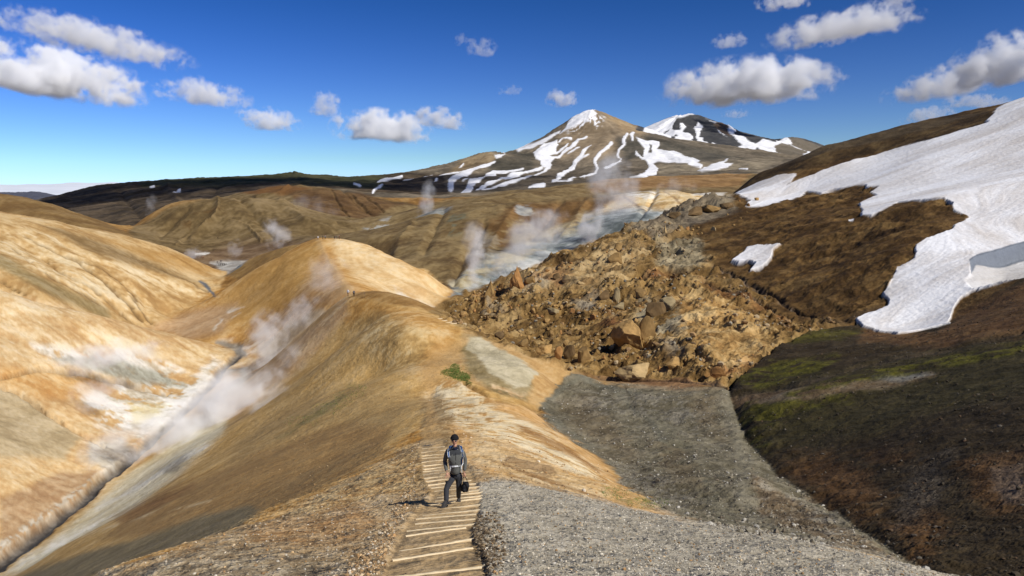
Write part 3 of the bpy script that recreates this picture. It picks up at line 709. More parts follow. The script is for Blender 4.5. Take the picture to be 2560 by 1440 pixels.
paint(mask_strip([(180, 1345, 3), (300, 1310, 3), (500, 1255, 3), (620, 1235, 2)], (40, 100), 5, 8), CREAM, s=.5, n=.4, op=.6, patch=(NA, 0, .3))
paint(mask_poly([(0, 1460), (150, 1400), (330, 1350), (500, 1290), (620, 1262), (650, 1275), (600, 1320), (450, 1375), (200, 1450), (0, 1500)], (22, 100), 9, 5), [(.15, .115, .06), (.20, .16, .09), (.25, .20, .12)], s=.3, n=.2, f=.2)
# dome right side
paint(mask_poly([(1160, 820), (1290, 862), (1430, 925), (1370, 1000), (1350, 1020), (1300, 1000), (1160, 950), (1110, 930), (1170, 860)], (88, 142), 8, 6), [(.36, .21, .085), (.48, .31, .135), (.56, .39, .20)], s=.4, n=.2)
paint(mask_poly([(1160, 835), (1200, 840), (1300, 920), (1330, 960), (1320, 1000), (1250, 990), (1180, 940), (1150, 880)], (88, 138), 10, 6), OLIVE, s=.3, n=.3, bias=.75)
paint(mask_poly([(1165, 845), (1200, 838), (1300, 900), (1345, 935), (1320, 965), (1290, 970), (1230, 930), (1170, 880)], (88, 138), 4, 8), [(.36, .31, .20), (.48, .42, .28), (.60, .53, .37)], s=.2, n=.35, f=.25)
paint(mask_poly([(1190, 950), (1230, 955), (1320, 985), (1300, 1000)], (88, 125), 4, 12), TAN, n=.4, bias=.75, patch=(NA, 0, .3))
# flank right of the saddle
paint(mask_poly([(1060, 980), (1120, 940), (1230, 1000), (1330, 1020), (1390, 1075), (1450, 1110), (1510, 1160), (1570, 1225), (1700, 1290), (1600, 1290), (1400, 1230), (1200, 1180), (1080, 1080)], (24, 100), 6, 6), [(.40, .22, .08), (.50, .30, .12), (.58, .37, .17), (.66, .46, .25)], s=.5, n=.2, b=.2)
paint(mask_poly([(1060, 975), (1110, 950), (1170, 970), (1260, 1030), (1400, 1100), (1540, 1210), (1480, 1200), (1300, 1120), (1180, 1080), (1100, 1040)], (30, 100), 10, 14), CREAM, s=.8, n=.25, bias=.75, patch=(SA, -.45, .35))
paint(mask_poly([(1180, 1080), (1300, 1130), (1480, 1210), (1560, 1260), (1420, 1240), (1250, 1190), (1170, 1140)], (22, 60), 12, 12), [(.50, .33, .15), (.62, .45, .24), (.72, .57, .35)], s=.7, n=.3, op=.8)
paint(mask_poly([(1280, 1060), (1340, 1080), (1440, 1130), (1480, 1170), (1380, 1120)], (38, 75), 5, 5), [(.30, .15, .045), (.40, .22, .08)], s=.6, op=.8)
paint(mask_poly([(1270, 1140), (1380, 1170), (1400, 1195), (1330, 1190), (1260, 1160)], (24, 50), 5, 10), [(.22, .13, .06), (.31, .20, .10)], s=.6, n=.3, op=.8, patch=(NA, -.3, .3))
for st in ([(1230, 1150, 1), (1330, 1190, 3), (1480, 1240, 3), (1560, 1270, 2)], [(1250, 1180, 1), (1350, 1210, 2), (1450, 1240, 3)], [(1300, 1070, 1), (1400, 1110, 3), (1500, 1180, 2)]):
    mk = mask_strip(st, (18, 75), 3, 5)
    paint(mk, [(.22, .11, .04), (.32, .18, .07)], op=.8)
mk = mask_strip([(1160, 958, 3), (1220, 990, 3), (1300, 1010, 3), (1345, 1022, 3)], (84, 100), 5, 4)
push(mk, -.6); paint(mk, [(.20, .12, .05), (.28, .17, .08)], op=.7)
paint(mask_strip([(1160, 958, 4), (1172, 935, 3)], (84, 100), 4, 4), MOSS, op=.4)
paint(mask_strip([(1500, 1215, 5), (1560, 1240, 10), (1650, 1268, 10), (1700, 1285, 6)], (24, 60), 8, 10), [(.13, .13, .03), (.22, .19, .06), (.32, .25, .11)], n=.5, f=.4, op=.75, patch=(NA, -.1, .4))
paint(mask_poly([(1600, 1260), (1700, 1270), (1760, 1290), (1830, 1320), (1700, 1300)], (24, 50), 8, 6), GREY, n=.4, op=.7, bias=.75)

# grey scree fan
FAN = [(1432, 925), (1480, 945), (1560, 962), (1700, 962), (1822, 965), (1900, 1000), (1960, 1100), (2040, 1170), (2200, 1265), (2350, 1365), (2480, 1450), (2300, 1450), (1900, 1340), (1720, 1300), (1640, 1262), (1570, 1215), (1510, 1150), (1440, 1105), (1385, 1062), (1348, 1020), (1372, 992)]
mkf = mask_poly(FAN, (17.5, 128), 6, 13)
paint(mkf, [(.105, .09, .058), (.15, .132, .088), (.20, .177, .122), (.27, .24, .175)], s=.15, n=.35, f=.35, b=.1, grit=.5)
paint(mask_poly([(1600, 1000), (1700, 1080), (1760, 1180), (1830, 1290), (1870, 1330), (1810, 1320), (1740, 1240), (1660, 1130)], (30, 92), 10, 8), [(.13, .12, .08), (.17, .155, .11)], n=.2, op=.7)
paint(mask_poly([(1800, 980), (1835, 1000), (1860, 1080), (1880, 1140), (1870, 1250), (1880, 1300), (1840, 1240), (1830, 1100)], (30, 100), 8, 6), [(.17, .15, .105), (.23, .21, .155)], n=.2, op=.7)
paint(mask_poly([(1880, 1180), (1960, 1230), (2100, 1310), (2250, 1400), (2100, 1370), (1900, 1290)], (18, 60), 10, 10), [(.10, .075, .045), (.16, .115, .07), (.24, .18, .11), (.36, .32, .25)], n=.4, f=.4, op=.9, grit=.9)
for pg in ([(1540, 1160), (1640, 1180), (1760, 1260), (1770, 1290), (1640, 1250), (1550, 1200)], [(1560, 1000), (1700, 990), (1800, 1040), (1740, 1080), (1620, 1040)], [(1440, 1000), (1500, 980), (1560, 1030), (1500, 1050)], [(1950, 1230), (2080, 1290), (2180, 1350), (2050, 1320)]):
    paint(mask_poly(pg, (18, 110), 16, 20), [(.10, .085, .06), (.17, .15, .115), (.30, .275, .225)], n=.3, f=.7, op=.6, patch=(NF, -.1, .4), grit=1.0)
for st in ([(1440, 935, 6), (1480, 955, 7), (1540, 975, 7), (1600, 985, 5)], [(1440, 950, 5), (1390, 985, 6), (1360, 1010, 6), (1370, 1040, 8), (1430, 1090, 8), (1490, 1130, 6), (1540, 1180, 5)], [(1540, 985, 3), (1620, 1050, 4), (1680, 1130, 6)]):
    paint(mask_strip(st, (40, 130), 5, 4), [(.12, .115, .085), (.17, .165, .125)], n=.3, op=.6)
for st in ([(1555, 962, 5), (1700, 972, 6), (1800, 972, 4)],):
    paint(mask_strip(st, (90, 130), 4, 3), [(.26, .20, .12), (.33, .26, .17)], n=.3, op=.9)
for st in ([(1530, 945, 2), (1560, 965, 2), (1570, 985, 1.5)], [(1400, 955, 1.5), (1450, 990, 2), (1490, 990, 1.5)]):
    mk = mask_strip(st, (30, 125), 2.5, 3)
    push(mk, -.12); paint(mk, [(.07, .055, .035), (.12, .10, .07)], op=.6)
# red mud by the creek
paint(mask_poly([(1440, 925), (1560, 935), (1700, 940), (1820, 955), (1700, 968), (1560, 958)], (95, 130), 5, 6), [(.17, .09, .045), (.26, .15, .075), (.34, .20, .10)], s=.3, n=.3, op=.9)
for pg in ([(1400, 1010), (1480, 1000), (1560, 1080), (1600, 1160), (1520, 1130), (1430, 1070)], [(1640, 1100), (1720, 1150), (1760, 1230), (1680, 1210)], [(1720, 990), (1790, 990), (1810, 1090), (1760, 1070)]):
    paint(mask_poly(pg, (30, 125), 22, 22), [(.10, .072, .04), (.155, .115, .065), (.21, .165, .10)], n=.3, op=.6)
# creek
CRK = [(1432, 930, 3), (1500, 945, 2), (1560, 950, 2), (1700, 952, 1.5), (1822, 963, 2.5), (1900, 897, 2.5), (1960, 852, 2), (2050, 822, 2), (2140, 808, 2)]
mk = mask_strip(CRK, (92, 150), 2.5, 3)
push(mk, -.8); paint(mk, [(.07, .045, .03), (.13, .09, .06), (.25, .2, .16)], n=.5)

paint(mask_poly([(1835, 520), (1835, 480), (1900, 410), (2050, 335), (2300, 280), (2600, 190), (2900, 150), (2900, 860), (2250, 870), (2000, 840), (1900, 700)], (124, 560), 4, 3), UMBER, s=.3, n=.4, grit=.5)
# boulder slope
BS = [(1070, 780), (1110, 750), (1230, 705), (1290, 680), (1400, 635), (1500, 595), (1580, 550), (1720, 500), (1850, 470), (1900, 500), (2180, 470), (2160, 540), (2400, 490), (2450, 560), (2300, 640), (2220, 740), (2140, 800), (2050, 825), (1960, 855), (1900, 900), (1822, 958), (1700, 945), (1560, 945), (1430, 930), (1200, 840)]
mkb = mask_poly(BS, (104, 410), 4, 4)
paint(mkb, ROCK, s=.15, n=.45, f=.2, b=.15, grit=1.0)
paint(mask_poly([(1700, 540), (1850, 480), (2180, 470), (2400, 500), (2420, 560), (2300, 620), (2210, 760), (2140, 800), (2000, 830), (1900, 740), (1800, 690), (1760, 620)], (126, 400), 22, 18), UMBER, s=.3, n=.4, b=.2, grit=.6)
paint(mask_poly([(1740, 690), (1860, 740), (1960, 800), (1980, 830), (1900, 780), (1800, 740)], (120, 230), 8, 8), RUST, s=.4, n=.4, op=.8)
paint(mask_poly([(1850, 640), (2000, 700), (2150, 760), (2130, 800), (1960, 760), (1850, 700)], (126, 230), 16, 12), UMBER, s=.4, n=.3, op=.7)
paint(mask_poly([(1700, 740), (1800, 750), (1900, 810), (1930, 870), (1860, 920), (1760, 900), (1680, 830)], (108, 185), 16, 10), [(.24, .135, .05), (.36, .22, .085), (.48, .32, .14), (.56, .41, .21)], s=.3, n=.35)
paint(mask_poly([(1600, 740), (1700, 760), (1720, 820), (1640, 850), (1600, 800)], (130, 200), 14, 14), [(.15, .125, .08), (.27, .24, .165), (.40, .36, .26)], n=.5, op=.75, patch=(NA, -.2, .3))
paint(mask_poly([(1640, 600), (1750, 590), (1770, 640), (1720, 680), (1640, 660)], (180, 300), 14, 14), [(.14, .12, .075), (.24, .21, .14), (.36, .32, .22)], n=.5, op=.75)
paint(mask_poly([(1250, 700), (1400, 660), (1560, 600), (1620, 620), (1560, 700), (1400, 720), (1280, 740)], (190, 300), 16, 14), [(.24, .15, .065), (.36, .25, .12), (.50, .38, .21)], n=.5, s=.2, op=.8)
paint(mask_poly([(1560, 560), (1700, 510), (1840, 485), (1840, 520), (1740, 560), (1640, 600)], (260, 400), 10, 10), [(.12, .10, .075), (.19, .16, .115), (.28, .235, .16)], n=.4, op=.8)
for pg in ([(1300, 700), (1360, 690), (1350, 730)], [(1430, 760), (1500, 740), (1480, 780)], [(1210, 770), (1260, 780), (1240, 800)], [(1640, 860), (1700, 850), (1700, 880)]):
    paint(mask_poly(pg, (120, 270), 12, 20), [(.22, .20, .16), (.36, .34, .28)], n=.5, op=.6)
for pg in ([(1180, 740), (1260, 730), (1230, 760)], [(1340, 690), (1420, 670), (1400, 700)], [(1500, 800), (1560, 780), (1560, 820)], [(1860, 900), (1900, 880), (1830, 950), (1780, 940)], [(1600, 690), (1680, 680), (1640, 720)]):
    paint(mask_poly(pg, (104, 270), 14, 20), [(.18, .075, .035), (.30, .14, .06), (.40, .22, .10)], n=.5, op=.6)
for st in ([(1780, 660, 2), (1850, 700, 3), (1950, 750, 4), (2040, 800, 3)], [(1760, 700, 2), (1900, 760, 3), (1970, 800, 4)]):
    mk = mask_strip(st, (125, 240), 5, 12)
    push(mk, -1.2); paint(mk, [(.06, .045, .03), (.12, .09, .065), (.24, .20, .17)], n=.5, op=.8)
mk = mask_strip([(2200, 770, 8), (2120, 800, 8), (2050, 815, 5)], (126, 170), 5, 5)
paint(mk, [(.04, .025, .012), (.08, .05, .025)], op=.8)
# brown ridge on the skyline, its shadow painted in as a darker brown
paint(mask_poly([(1830, 480), (1900, 420), (2050, 355), (2300, 300), (2470, 270), (2480, 300), (2300, 360), (2100, 400), (1980, 435), (1850, 490)], (330, 560), 4, 3), [(.022, .013, .005), (.042, .025, .010), (.070, .043, .018), (.12, .08, .035)], s=.3, n=.45, b=.2, grit=.6)
paint(mask_poly([(1900, 425), (2050, 365), (2300, 305), (2460, 280), (2300, 330), (2050, 385)], (380, 560), 5, 3), [(.06, .044, .026), (.10, .075, .045)], s=.3, n=.3, op=.7)

# slope on the lower right
RS = [(1824, 960), (1900, 893), (1965, 850), (2060, 822), (2150, 810), (2250, 845), (2400, 790), (2560, 690), (3000, 560), (3000, 1500), (2390, 1460), (2200, 1345), (2080, 1265), (1950, 1180), (1870, 1090), (1832, 1010)]
mkr = mask_poly(RS, (18, 150), 3, 3)
paint(mkr, SCREE, s=.2, n=.25, f=.25, b=.2, grit=.4, bias=.42)
paint(mask_poly([(2160, 815), (2340, 835), (2400, 780), (2700, 650), (2800, 820), (2560, 840), (2300, 870), (2150, 850)], (70, 150), 12, 10), [(.07, .035, .015), (.11, .06, .026), (.17, .10, .045)], s=.4, n=.3, op=.9)
paint(mask_poly([(1830, 990), (2000, 965), (2200, 950), (2330, 930), (2340, 945), (2200, 975), (2000, 1000), (1840, 1010)], (50, 100), 8, 8), [(.12, .07, .038), (.20, .13, .08), (.28, .22, .16)], s=.3, n=.3, op=.85)
paint(mask_poly([(2180, 945), (2280, 930), (2340, 935), (2260, 955)], (50, 90), 8, 8), [(.24, .23, .20), (.40, .39, .36)], n=.3, op=.75)
paint(mask_poly([(1835, 1000), (2000, 940), (2300, 890), (2600, 840), (2800, 900), (2560, 1000), (2200, 1060), (2000, 1120), (1900, 1120)], (40, 115), 30, 20), [(.036, .034, .012), (.052, .05, .016), (.072, .064, .022)], n=.4, op=.38)
paint(mask_poly([(1830, 955), (1930, 905), (2000, 900), (2100, 890), (2050, 930), (1900, 975)], (60, 120), 8, 10), MOSS, n=.5, s=.3, op=.9, patch=(NA, -.3, .3))
paint(mask_poly([(1960, 980), (2150, 930), (2350, 895), (2560, 850), (2800, 800), (2800, 870), (2560, 890), (2330, 920), (2150, 955), (2000, 985)], (45, 110), 6, 8), MOSS, n=.5, s=.4, op=.9, patch=(SA, -.2, .3))
paint(mask_poly([(1840, 1010), (1950, 1000), (2150, 985), (2130, 1010), (2000, 1040), (1900, 1080), (1930, 1130), (1880, 1100)], (50, 100), 10, 12), MOSS, n=.5, s=.2, op=.7, patch=(NA, -.3, .3))
paint(mask_poly([(1960, 850), (2060, 825), (2160, 830), (2100, 850), (1990, 860)], (90, 140), 6, 8), MOSS, n=.4, op=.6)
for pg in ([(1960, 1150), (2060, 1140), (2160, 1180), (2220, 1240), (2150, 1290), (2080, 1260)], [(2200, 1300), (2340, 1260), (2380, 1330), (2300, 1400)], [(2150, 1130), (2300, 1120), (2250, 1160)], [(2400, 1150), (2560, 1130), (2560, 1280), (2450, 1260)]):
    paint(mask_poly(pg, (20, 70), 26, 26), [(.055, .028, .011), (.095, .05, .02), (.15, .085, .04)], n=.3, f=.2, op=.85)
paint(mask_poly([(2300, 1150), (2380, 1130), (2350, 1250), (2230, 1330), (2250, 1230)], (22, 60), 20, 24), [(.045, .036, .026), (.075, .06, .045), (.15, .13, .105)], n=.2, f=.5, op=.6, grit=1.2)
paint(mask_poly([(2480, 1180), (2560, 1160), (2560, 1260), (2500, 1250)], (24, 50), 14, 16), [(.14, .10, .07), (.24, .18, .13)], n=.4, op=.7)
for st in ([(1850, 985, 2), (2000, 960, 3), (2150, 915, 3), (2350, 880, 3), (2560, 830, 3)],):
    mk = mask_strip(st, (55, 110), 4, 5)
    push(mk, -.4); paint(mk, DARK, op=.8)

# foreground gravel
FG = [(1050, 1080), (1040, 1110), (960, 1155), (850, 1208), (700, 1290), (600, 1322), (450, 1366), (250, 1430), (100, 1500), (-200, 1650), (-200, 3000), (3000, 3000), (3000, 1620), (2350, 1437), (2100, 1372), (1900, 1332), (1700, 1303), (1560, 1272), (1400, 1225), (1230, 1190), (1160, 1150), (1120, 1080)]
paint(mask_poly(FG, (0.5, 46), 7, 7), [(.30, .195, .095), (.39, .27, .145), (.48, .36, .21), (.58, .46, .31)], s=.2, n=.25, f=.35, grit=.7)
paint(mask_poly([(960, 1160), (1050, 1110), (1060, 1160), (1050, 1230), (940, 1240), (800, 1290), (700, 1290), (850, 1210)], (16, 48), 10, 10), [(.28, .16, .065), (.44, .29, .13), (.60, .45, .24)], s=.6, n=.3, f=.3, op=.8)
paint(mask_poly([(700, 1300), (900, 1260), (950, 1300), (880, 1360), (700, 1360), (600, 1350)], (10, 26), 20, 20), [(.26, .13, .05), (.42, .24, .10), (.56, .38, .20)], n=.5, f=.3, op=.6)
FGG = [(1190, 1215), (1240, 1198), (1330, 1215), (1450, 1240), (1560, 1268), (1700, 1298), (1900, 1325), (2100, 1366), (2350, 1430), (3000, 1600), (3000, 3000), (1230, 3000), (1220, 1400), (1190, 1300)]
paint(mask_poly(FGG, (0.5, 28), 8, 8), [(.30, .265, .20), (.38, .34, .26), (.46, .415, .325), (.56, .51, .41)], s=.0, n=.2, f=.3, grit=.6)
paint(mask_poly([(250, 1430), (600, 1380), (800, 1400), (960, 1440), (960, 3000), (-200, 3000), (-200, 1700)], (0.5, 14), 30, 20), [(.15, .125, .085), (.30, .25, .17), (.50, .43, .31)], n=.35, f=.5, op=.7, grit=1.0)
paint(mask_poly([(1050, 985), (1105, 985), (1130, 1060), (1130, 1150), (1070, 1230), (1040, 1200), (1055, 1100)], (18, 92), 10, 10), [(.20, .125, .055), (.33, .22, .10), (.46, .33, .17)], n=.5, f=.4, s=.1, op=.85)
# the trodden path between the boards
PTH = [(1100, 1560, 190), (1090, 1435, 128), (1090, 1380, 102), (1095, 1340, 84), (1112, 1306, 72), (1132, 1275, 66), (1140, 1245, 62), (1132, 1210, 56), (1108, 1180, 48), (1092, 1150, 40), (1082, 1118, 33), (1080, 1096, 26), (1078, 1060, 12), (1074, 1000, 8), (1085, 940, 10), (1120, 890, 12), (1165, 848, 9)]
mkp = mask_strip(PTH, (4, 128), 6, 4)
r_, c_, m_ = mkp
paint((r_, c_, m_ * (Dg[r_, c_] < 45)), [(.42, .285, .14), (.51, .36, .19), (.60, .44, .25)], s=.0, n=.3, f=.25, op=.95, grit=.3)
paint((r_, c_, m_ * (Dg[r_, c_] >= 45)), [(.42, .26, .105), (.50, .32, .14), (.56, .38, .18)], s=.0, n=.3, f=.25, op=.75, grit=.25)
ok = (Dg[r_, c_] < 42)
DZ[r_, c_] -= m_ * 0.06 * ok
# eroded dark soil right of the steps
paint(mask_poly([(1180, 1290), (1215, 1290), (1250, 1330), (1250, 1420), (1200, 1440), (1170, 1370)], (6, 18), 14, 18), [(.05, .035, .02), (.12, .085, .05), (.26, .20, .13)], n=.6, f=.4, op=.85, patch=(NA, -.2, .3))

# ------------------------------------------------------------------ right-hand snowfield
SF = CR((310, 590), (450, 530), (560, 490), (680, 480), (640, 530), (620, 540), (760, 485), (830, 455), (1000, 400), (1100, 375), (1400, 290), (1700, 205), (1790, 175), (1770, 170), (1840, 115), (1830, 100), (1997, 30), (2300, -120), (2600, 300), (2600, 900), (1997, 1060), (1940, 1092), (1700, 1158), (1640, 1190), (1600, 1240), (1560, 1340), (1420, 1390), (1280, 1410), (1160, 1400), (1060, 1370), (1020, 1330), (1060, 1300), (1200, 1250), (1210, 1220), (1170, 1180), (1220, 1130), (1260, 1030), (1360, 970), (1370, 900), (1420, 850), (1580, 800), (1600, 770), (1680, 735), (1590, 700), (1580, 650), (1530, 625), (1400, 630), (1260, 645), (1200, 680), (1100, 720), (1040, 720), (1060, 690), (1040, 650), (1140, 605), (1100, 590), (1160, 555), (1080, 560), (1080, 545), (900, 570), (820, 590), (740, 580), (680, 615), (560, 655), (380, 670), (410, 630))
mks = mask_poly(SF, (124, 470), 1.6, 3.5)
snow(mks)
r, c, m = mks
DZ[r, c] += 0.45 * sstep(0.05, 0.95, m)
mk2 = mask_poly(CR((300, 990), (370, 940), (380, 915), (450, 900), (500, 905), (590, 890), (540, 930), (530, 980), (480, 1030), (400, 1055), (440, 1010), (400, 995), (340, 1000)), (170, 260), 1.6, 1.5)
snow(mk2); r, c, m = mk2; DZ[r, c] += 1.1 * sstep(0.1, 0.9, m)
snow(mask_strip(CR((500, 883, 3), (503, 884, 3)), (170, 300), 1, 0)); snow(mask_strip(CR((985, 745, 5), (1005, 740, 5)), (200, 320), 1, 0))
# the hollow under the snow edge
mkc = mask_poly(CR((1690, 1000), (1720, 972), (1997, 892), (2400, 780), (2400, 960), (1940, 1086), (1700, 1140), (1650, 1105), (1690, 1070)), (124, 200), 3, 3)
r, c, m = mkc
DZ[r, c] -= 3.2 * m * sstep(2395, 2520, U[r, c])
HOLLOW_SHADE = mkc

# folds, crests and gullies that shape the hills
def fold(pts, Dr, k, feather, warp=3):
    push(mask_strip(pts, Dr, feather, warp), k, rel=True)
fold([(798, 602, 4), (815, 640, 5), (845, 690, 6), (868, 722, 6)], (205, 325), .007, 26)
fold([(700, 650, 3), (660, 740, 4), (600, 820, 4)], (215, 320), -.005, 26)
fold([(960, 640, 3), (1010, 700, 3), (1060, 760, 3)], (215, 310), -.003, 18)
fold([(872, 748, 3), (800, 830, 4), (700, 930, 5), (600, 1010, 5)], (105, 186), .006, 28)
fold([(930, 790, 3), (860, 880, 4), (760, 980, 5), (640, 1080, 5)], (75, 170), -.005, 34)
fold([(1075, 985, 3), (960, 1040, 5), (820, 1110, 6), (640, 1180, 6), (450, 1250, 6)], (40, 120), -.008, 40)
fold([(1822, 962, 2), (1838, 1020, 2), (1870, 1095, 3), (1950, 1185, 4), (2080, 1270, 5), (2200, 1348, 6), (2340, 1445, 6)], (20, 106), -.012, 34)
fold([(1210, 560, 2), (1190, 600, 3), (1155, 650, 3), (1135, 705, 3)], (300, 520), -.010, 18)
fold([(1290, 520, 2), (1250, 570, 3), (1215, 640, 3)], (340, 560), .006, 20)
fold([(1400, 505, 2), (1370, 550, 3), (1330, 600, 3)], (360, 560), -.006, 16)
fold([(1470, 500, 2), (1440, 550, 3), (1400, 595, 3)], (360, 560), .005, 16)
fold([(1110, 525, 2), (1090, 570, 3), (1060, 630, 3)], (350, 600), -.007, 16)
fold([(1030, 560, 2), (1000, 600, 3), (985, 640, 3)], (350, 560), .005, 16)
fold([(1640, 482, 1.5), (1620, 515, 2), (1600, 545, 2)], (400, 600), -.006, 9)
fold([(545, 500, 2), (535, 545, 3), (480, 600, 3)], (480, 720), .008, 16)
fold([(600, 495, 2), (640, 540, 3), (680, 590, 3)], (480, 730), -.008, 18)
fold([(470, 520, 2), (430, 560, 3), (400, 590, 3)], (560, 730), -.006, 12)
fold([(700, 505, 2), (760, 550, 3), (820, 575, 3)], (500, 760), .006, 14)
fold([(720, 468, 2), (700, 485, 2), (640, 495, 2)], (750, 1000), .006, 6)
fold([(860, 480, 2), (900, 520, 3), (960, 545, 3)], (700, 950), -.006, 9)
fold([(300, 480, 2), (330, 520, 3), (370, 560, 3)], (1000, 2200), -.005, 14)
fold([(420, 470, 2), (450, 510, 3), (430, 545, 3)], (1000, 2200), .005, 14)
fold([(550, 470, 2), (520, 495, 3), (480, 520, 3)], (1000, 2200), -.005, 14)
fold([(150, 600, 2), (260, 660, 3), (350, 740, 4), (385, 810, 3)], (225, 400), -.006, 12)
fold([(40, 600, 2), (160, 680, 3), (300, 780, 4)], (225, 400), -.006, 12)
fold([(100, 590, 2), (220, 655, 3), (330, 745, 4)], (225, 400), .004, 12)
# roughness of the ground itself
a_, b_ = rows_of((104, 420))
r, c, m = mkb
rough = m * (1 - SNOW[r, c]) * (0.45 + 0.75 * sstep(-.7, .7, NB[r, c]))
lo = mask_poly([(1700, 540), (1850, 480), (2180, 470), (2400, 500), (2420, 560), (2300, 620), (2210, 760), (2140, 800), (2000, 830), (1900, 740), (1800, 690), (1760, 620)], (104, 420), 30, 20)
rr = np.ones((NR, NS), np.float32)
rr[lo[0], lo[1]] -= 0.72 * lo[2]
DZ[r, c] += rough * rr[r, c] * (NG[r, c] * 0.0074 + NH[r, c] * 0.0045) * Dg[r, c]
# everything else: gentle relief with wavelength-proportional height
far = sstep(900, 1800, Dg)
DZ += (1 - SNOW * 0.85 * (Dg < 900)) * (NH * 0.0011 + SB * 0.00025 * (1 - far) + SG * 0.0010 * sstep(380, 480, Dg) * (1 - far) + NG * 0.0007 * (1 - far) + far * (SB * 0.0022 + NG * 0.0007)) * Dg * sstep(25, 60, Dg)
fg = 1 - sstep(30, 60, Dg)
pm = np.zeros((NR, NS), np.float32); pm[mkp[0], mkp[1]] = mkp[2]
DZ += fg * (NH * 0.0022 + NF * 0.0012) * Dg * (1 - 0.85 * pm)
r, c, m = mkr
DZ[r, c] += m * (NH[r, c] * .0006 + NG[r, c] * .0002) * Dg[r, c]
r, c, m = mkf
DZ[r, c] += m * (NH[r, c] * .0012 + NG[r, c] * .0010) * Dg[r, c]
# smooth baked clay on the domed hills
clay = mask_poly([(370, 822), (600, 695), (800, 590), (1060, 670), (1130, 725), (1100, 800), (1180, 840), (1080, 960), (1020, 1080), (960, 1150), (700, 1290), (400, 1380), (0, 1500), (-200, 1500), (0, 1430), (430, 1085), (640, 900)], (40, 330), 14, 6)
r, c, m = clay
DZ[r, c] *= 1 - .6 * m
# wind ripples and melt runnels on the snow
SN = SNOW * (Dg < 500)
DZ += SN * (NF * 0.0002 + SA * 0.00020) * Dg

# fewer contrasts in the baked clay of the domed hills
r, c, m = clay
sm = COL[r, c].copy()
for ax in (0, 1):
    acc = np.zeros_like(sm)
    for sh_ in range(-6, 7): acc += np.roll(sm, sh_ * 2, ax)
    sm = acc / 13
COL[r, c] = COL[r, c] * (1 - .22 * m[..., None]) + sm * (.22 * m[..., None])
# richer earth pigments
lum = (COL * np.array([.3, .59, .11], np.float32)).sum(-1, keepdims=True)
near = (1 - sstep(900, 1300, Dg))[..., None]
COL = lum + (COL - lum) * (1 + 0.06 * near)
COL *= (1 - 0.08 * near)
COL = np.maximum(COL, lum * 0.12)
# snow colour: clean, with dusty streaks
dirty = np.clip(0.42 + 0.45 * SB + 0.3 * NB + .25 * SA, 0, 1) * (Dg < 500)
sc_ = np.array([.82, .82, .83], np.float32) * (1 - dirty[..., None] * .65) + np.array([.50, .44, .375], np.float32) * dirty[..., None] * .65
r, c, m = HOLLOW_SHADE
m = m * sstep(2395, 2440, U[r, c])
sc_[r, c] = sc_[r, c] * (1 - m[..., None] * .55) + np.array([.42, .41, .39], np.float32) * m[..., None] * .55  # dirty snow on the hollow floor, its shade painted in as grey
wall_shade = mask_poly(CR((1680, 985), (1722, 955), (1997, 876), (2400, 764), (2400, 800), (1997, 912), (1722, 992), (1690, 1060)), (124, 200), 2, 2)  # shade on the wall below the snow edge, painted as a dark grey band
r, c, m = wall_shade
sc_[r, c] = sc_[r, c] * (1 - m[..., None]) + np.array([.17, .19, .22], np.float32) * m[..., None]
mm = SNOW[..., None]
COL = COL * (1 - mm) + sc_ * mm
GRIT *= (1 - SNOW)
DZ += SNOW * 0.0006 * Dg * (Dg > 900)
Z = Z + DZ
U, V = project(X, Y, Z)
COL = np.clip(COL, 0.004, 0.92)

# ------------------------------------------------------------------ where is the ground?
def ground_z(x, y):
    s, q = x / y, math.log(y)
    fi = (q - R0) / dR
    fj = (s - S0) / dS
    i, j = int(min(max(fi, 0), NR - 2)), int(min(max(fj, 0), NS - 2))
    a, b = fi - i, fj - j
    t = (Z[i, j] * (1 - b) + Z[i, j + 1] * b) * (1 - a) + (Z[i + 1, j] * (1 - b) + Z[i + 1, j + 1] * b) * a
    return float(t)

def hit(u, v, dmin=4.0):
    """first ground point seen at a photo pixel, beyond dmin"""
    i0 = int((math.log(dmin) - R0) / dR)
    s = (u - 1280) / F / cp
    i = i0
    for _ in range(4):
        j = int(round(min(max((s - S0) / dS, 0), NS - 1)))
        w = np.nonzero(V[i0:, j] <= v)[0]
        if not len(w):
            return None
        i = i0 + int(w[0])
        p = world_of(u, v, Dg[i, 0])
        s = p[0] / p[1]
    p = world_of(u, v, Dg[i, 0])
    return Vector((p[0], p[1], ground_z(p[0], p[1])))

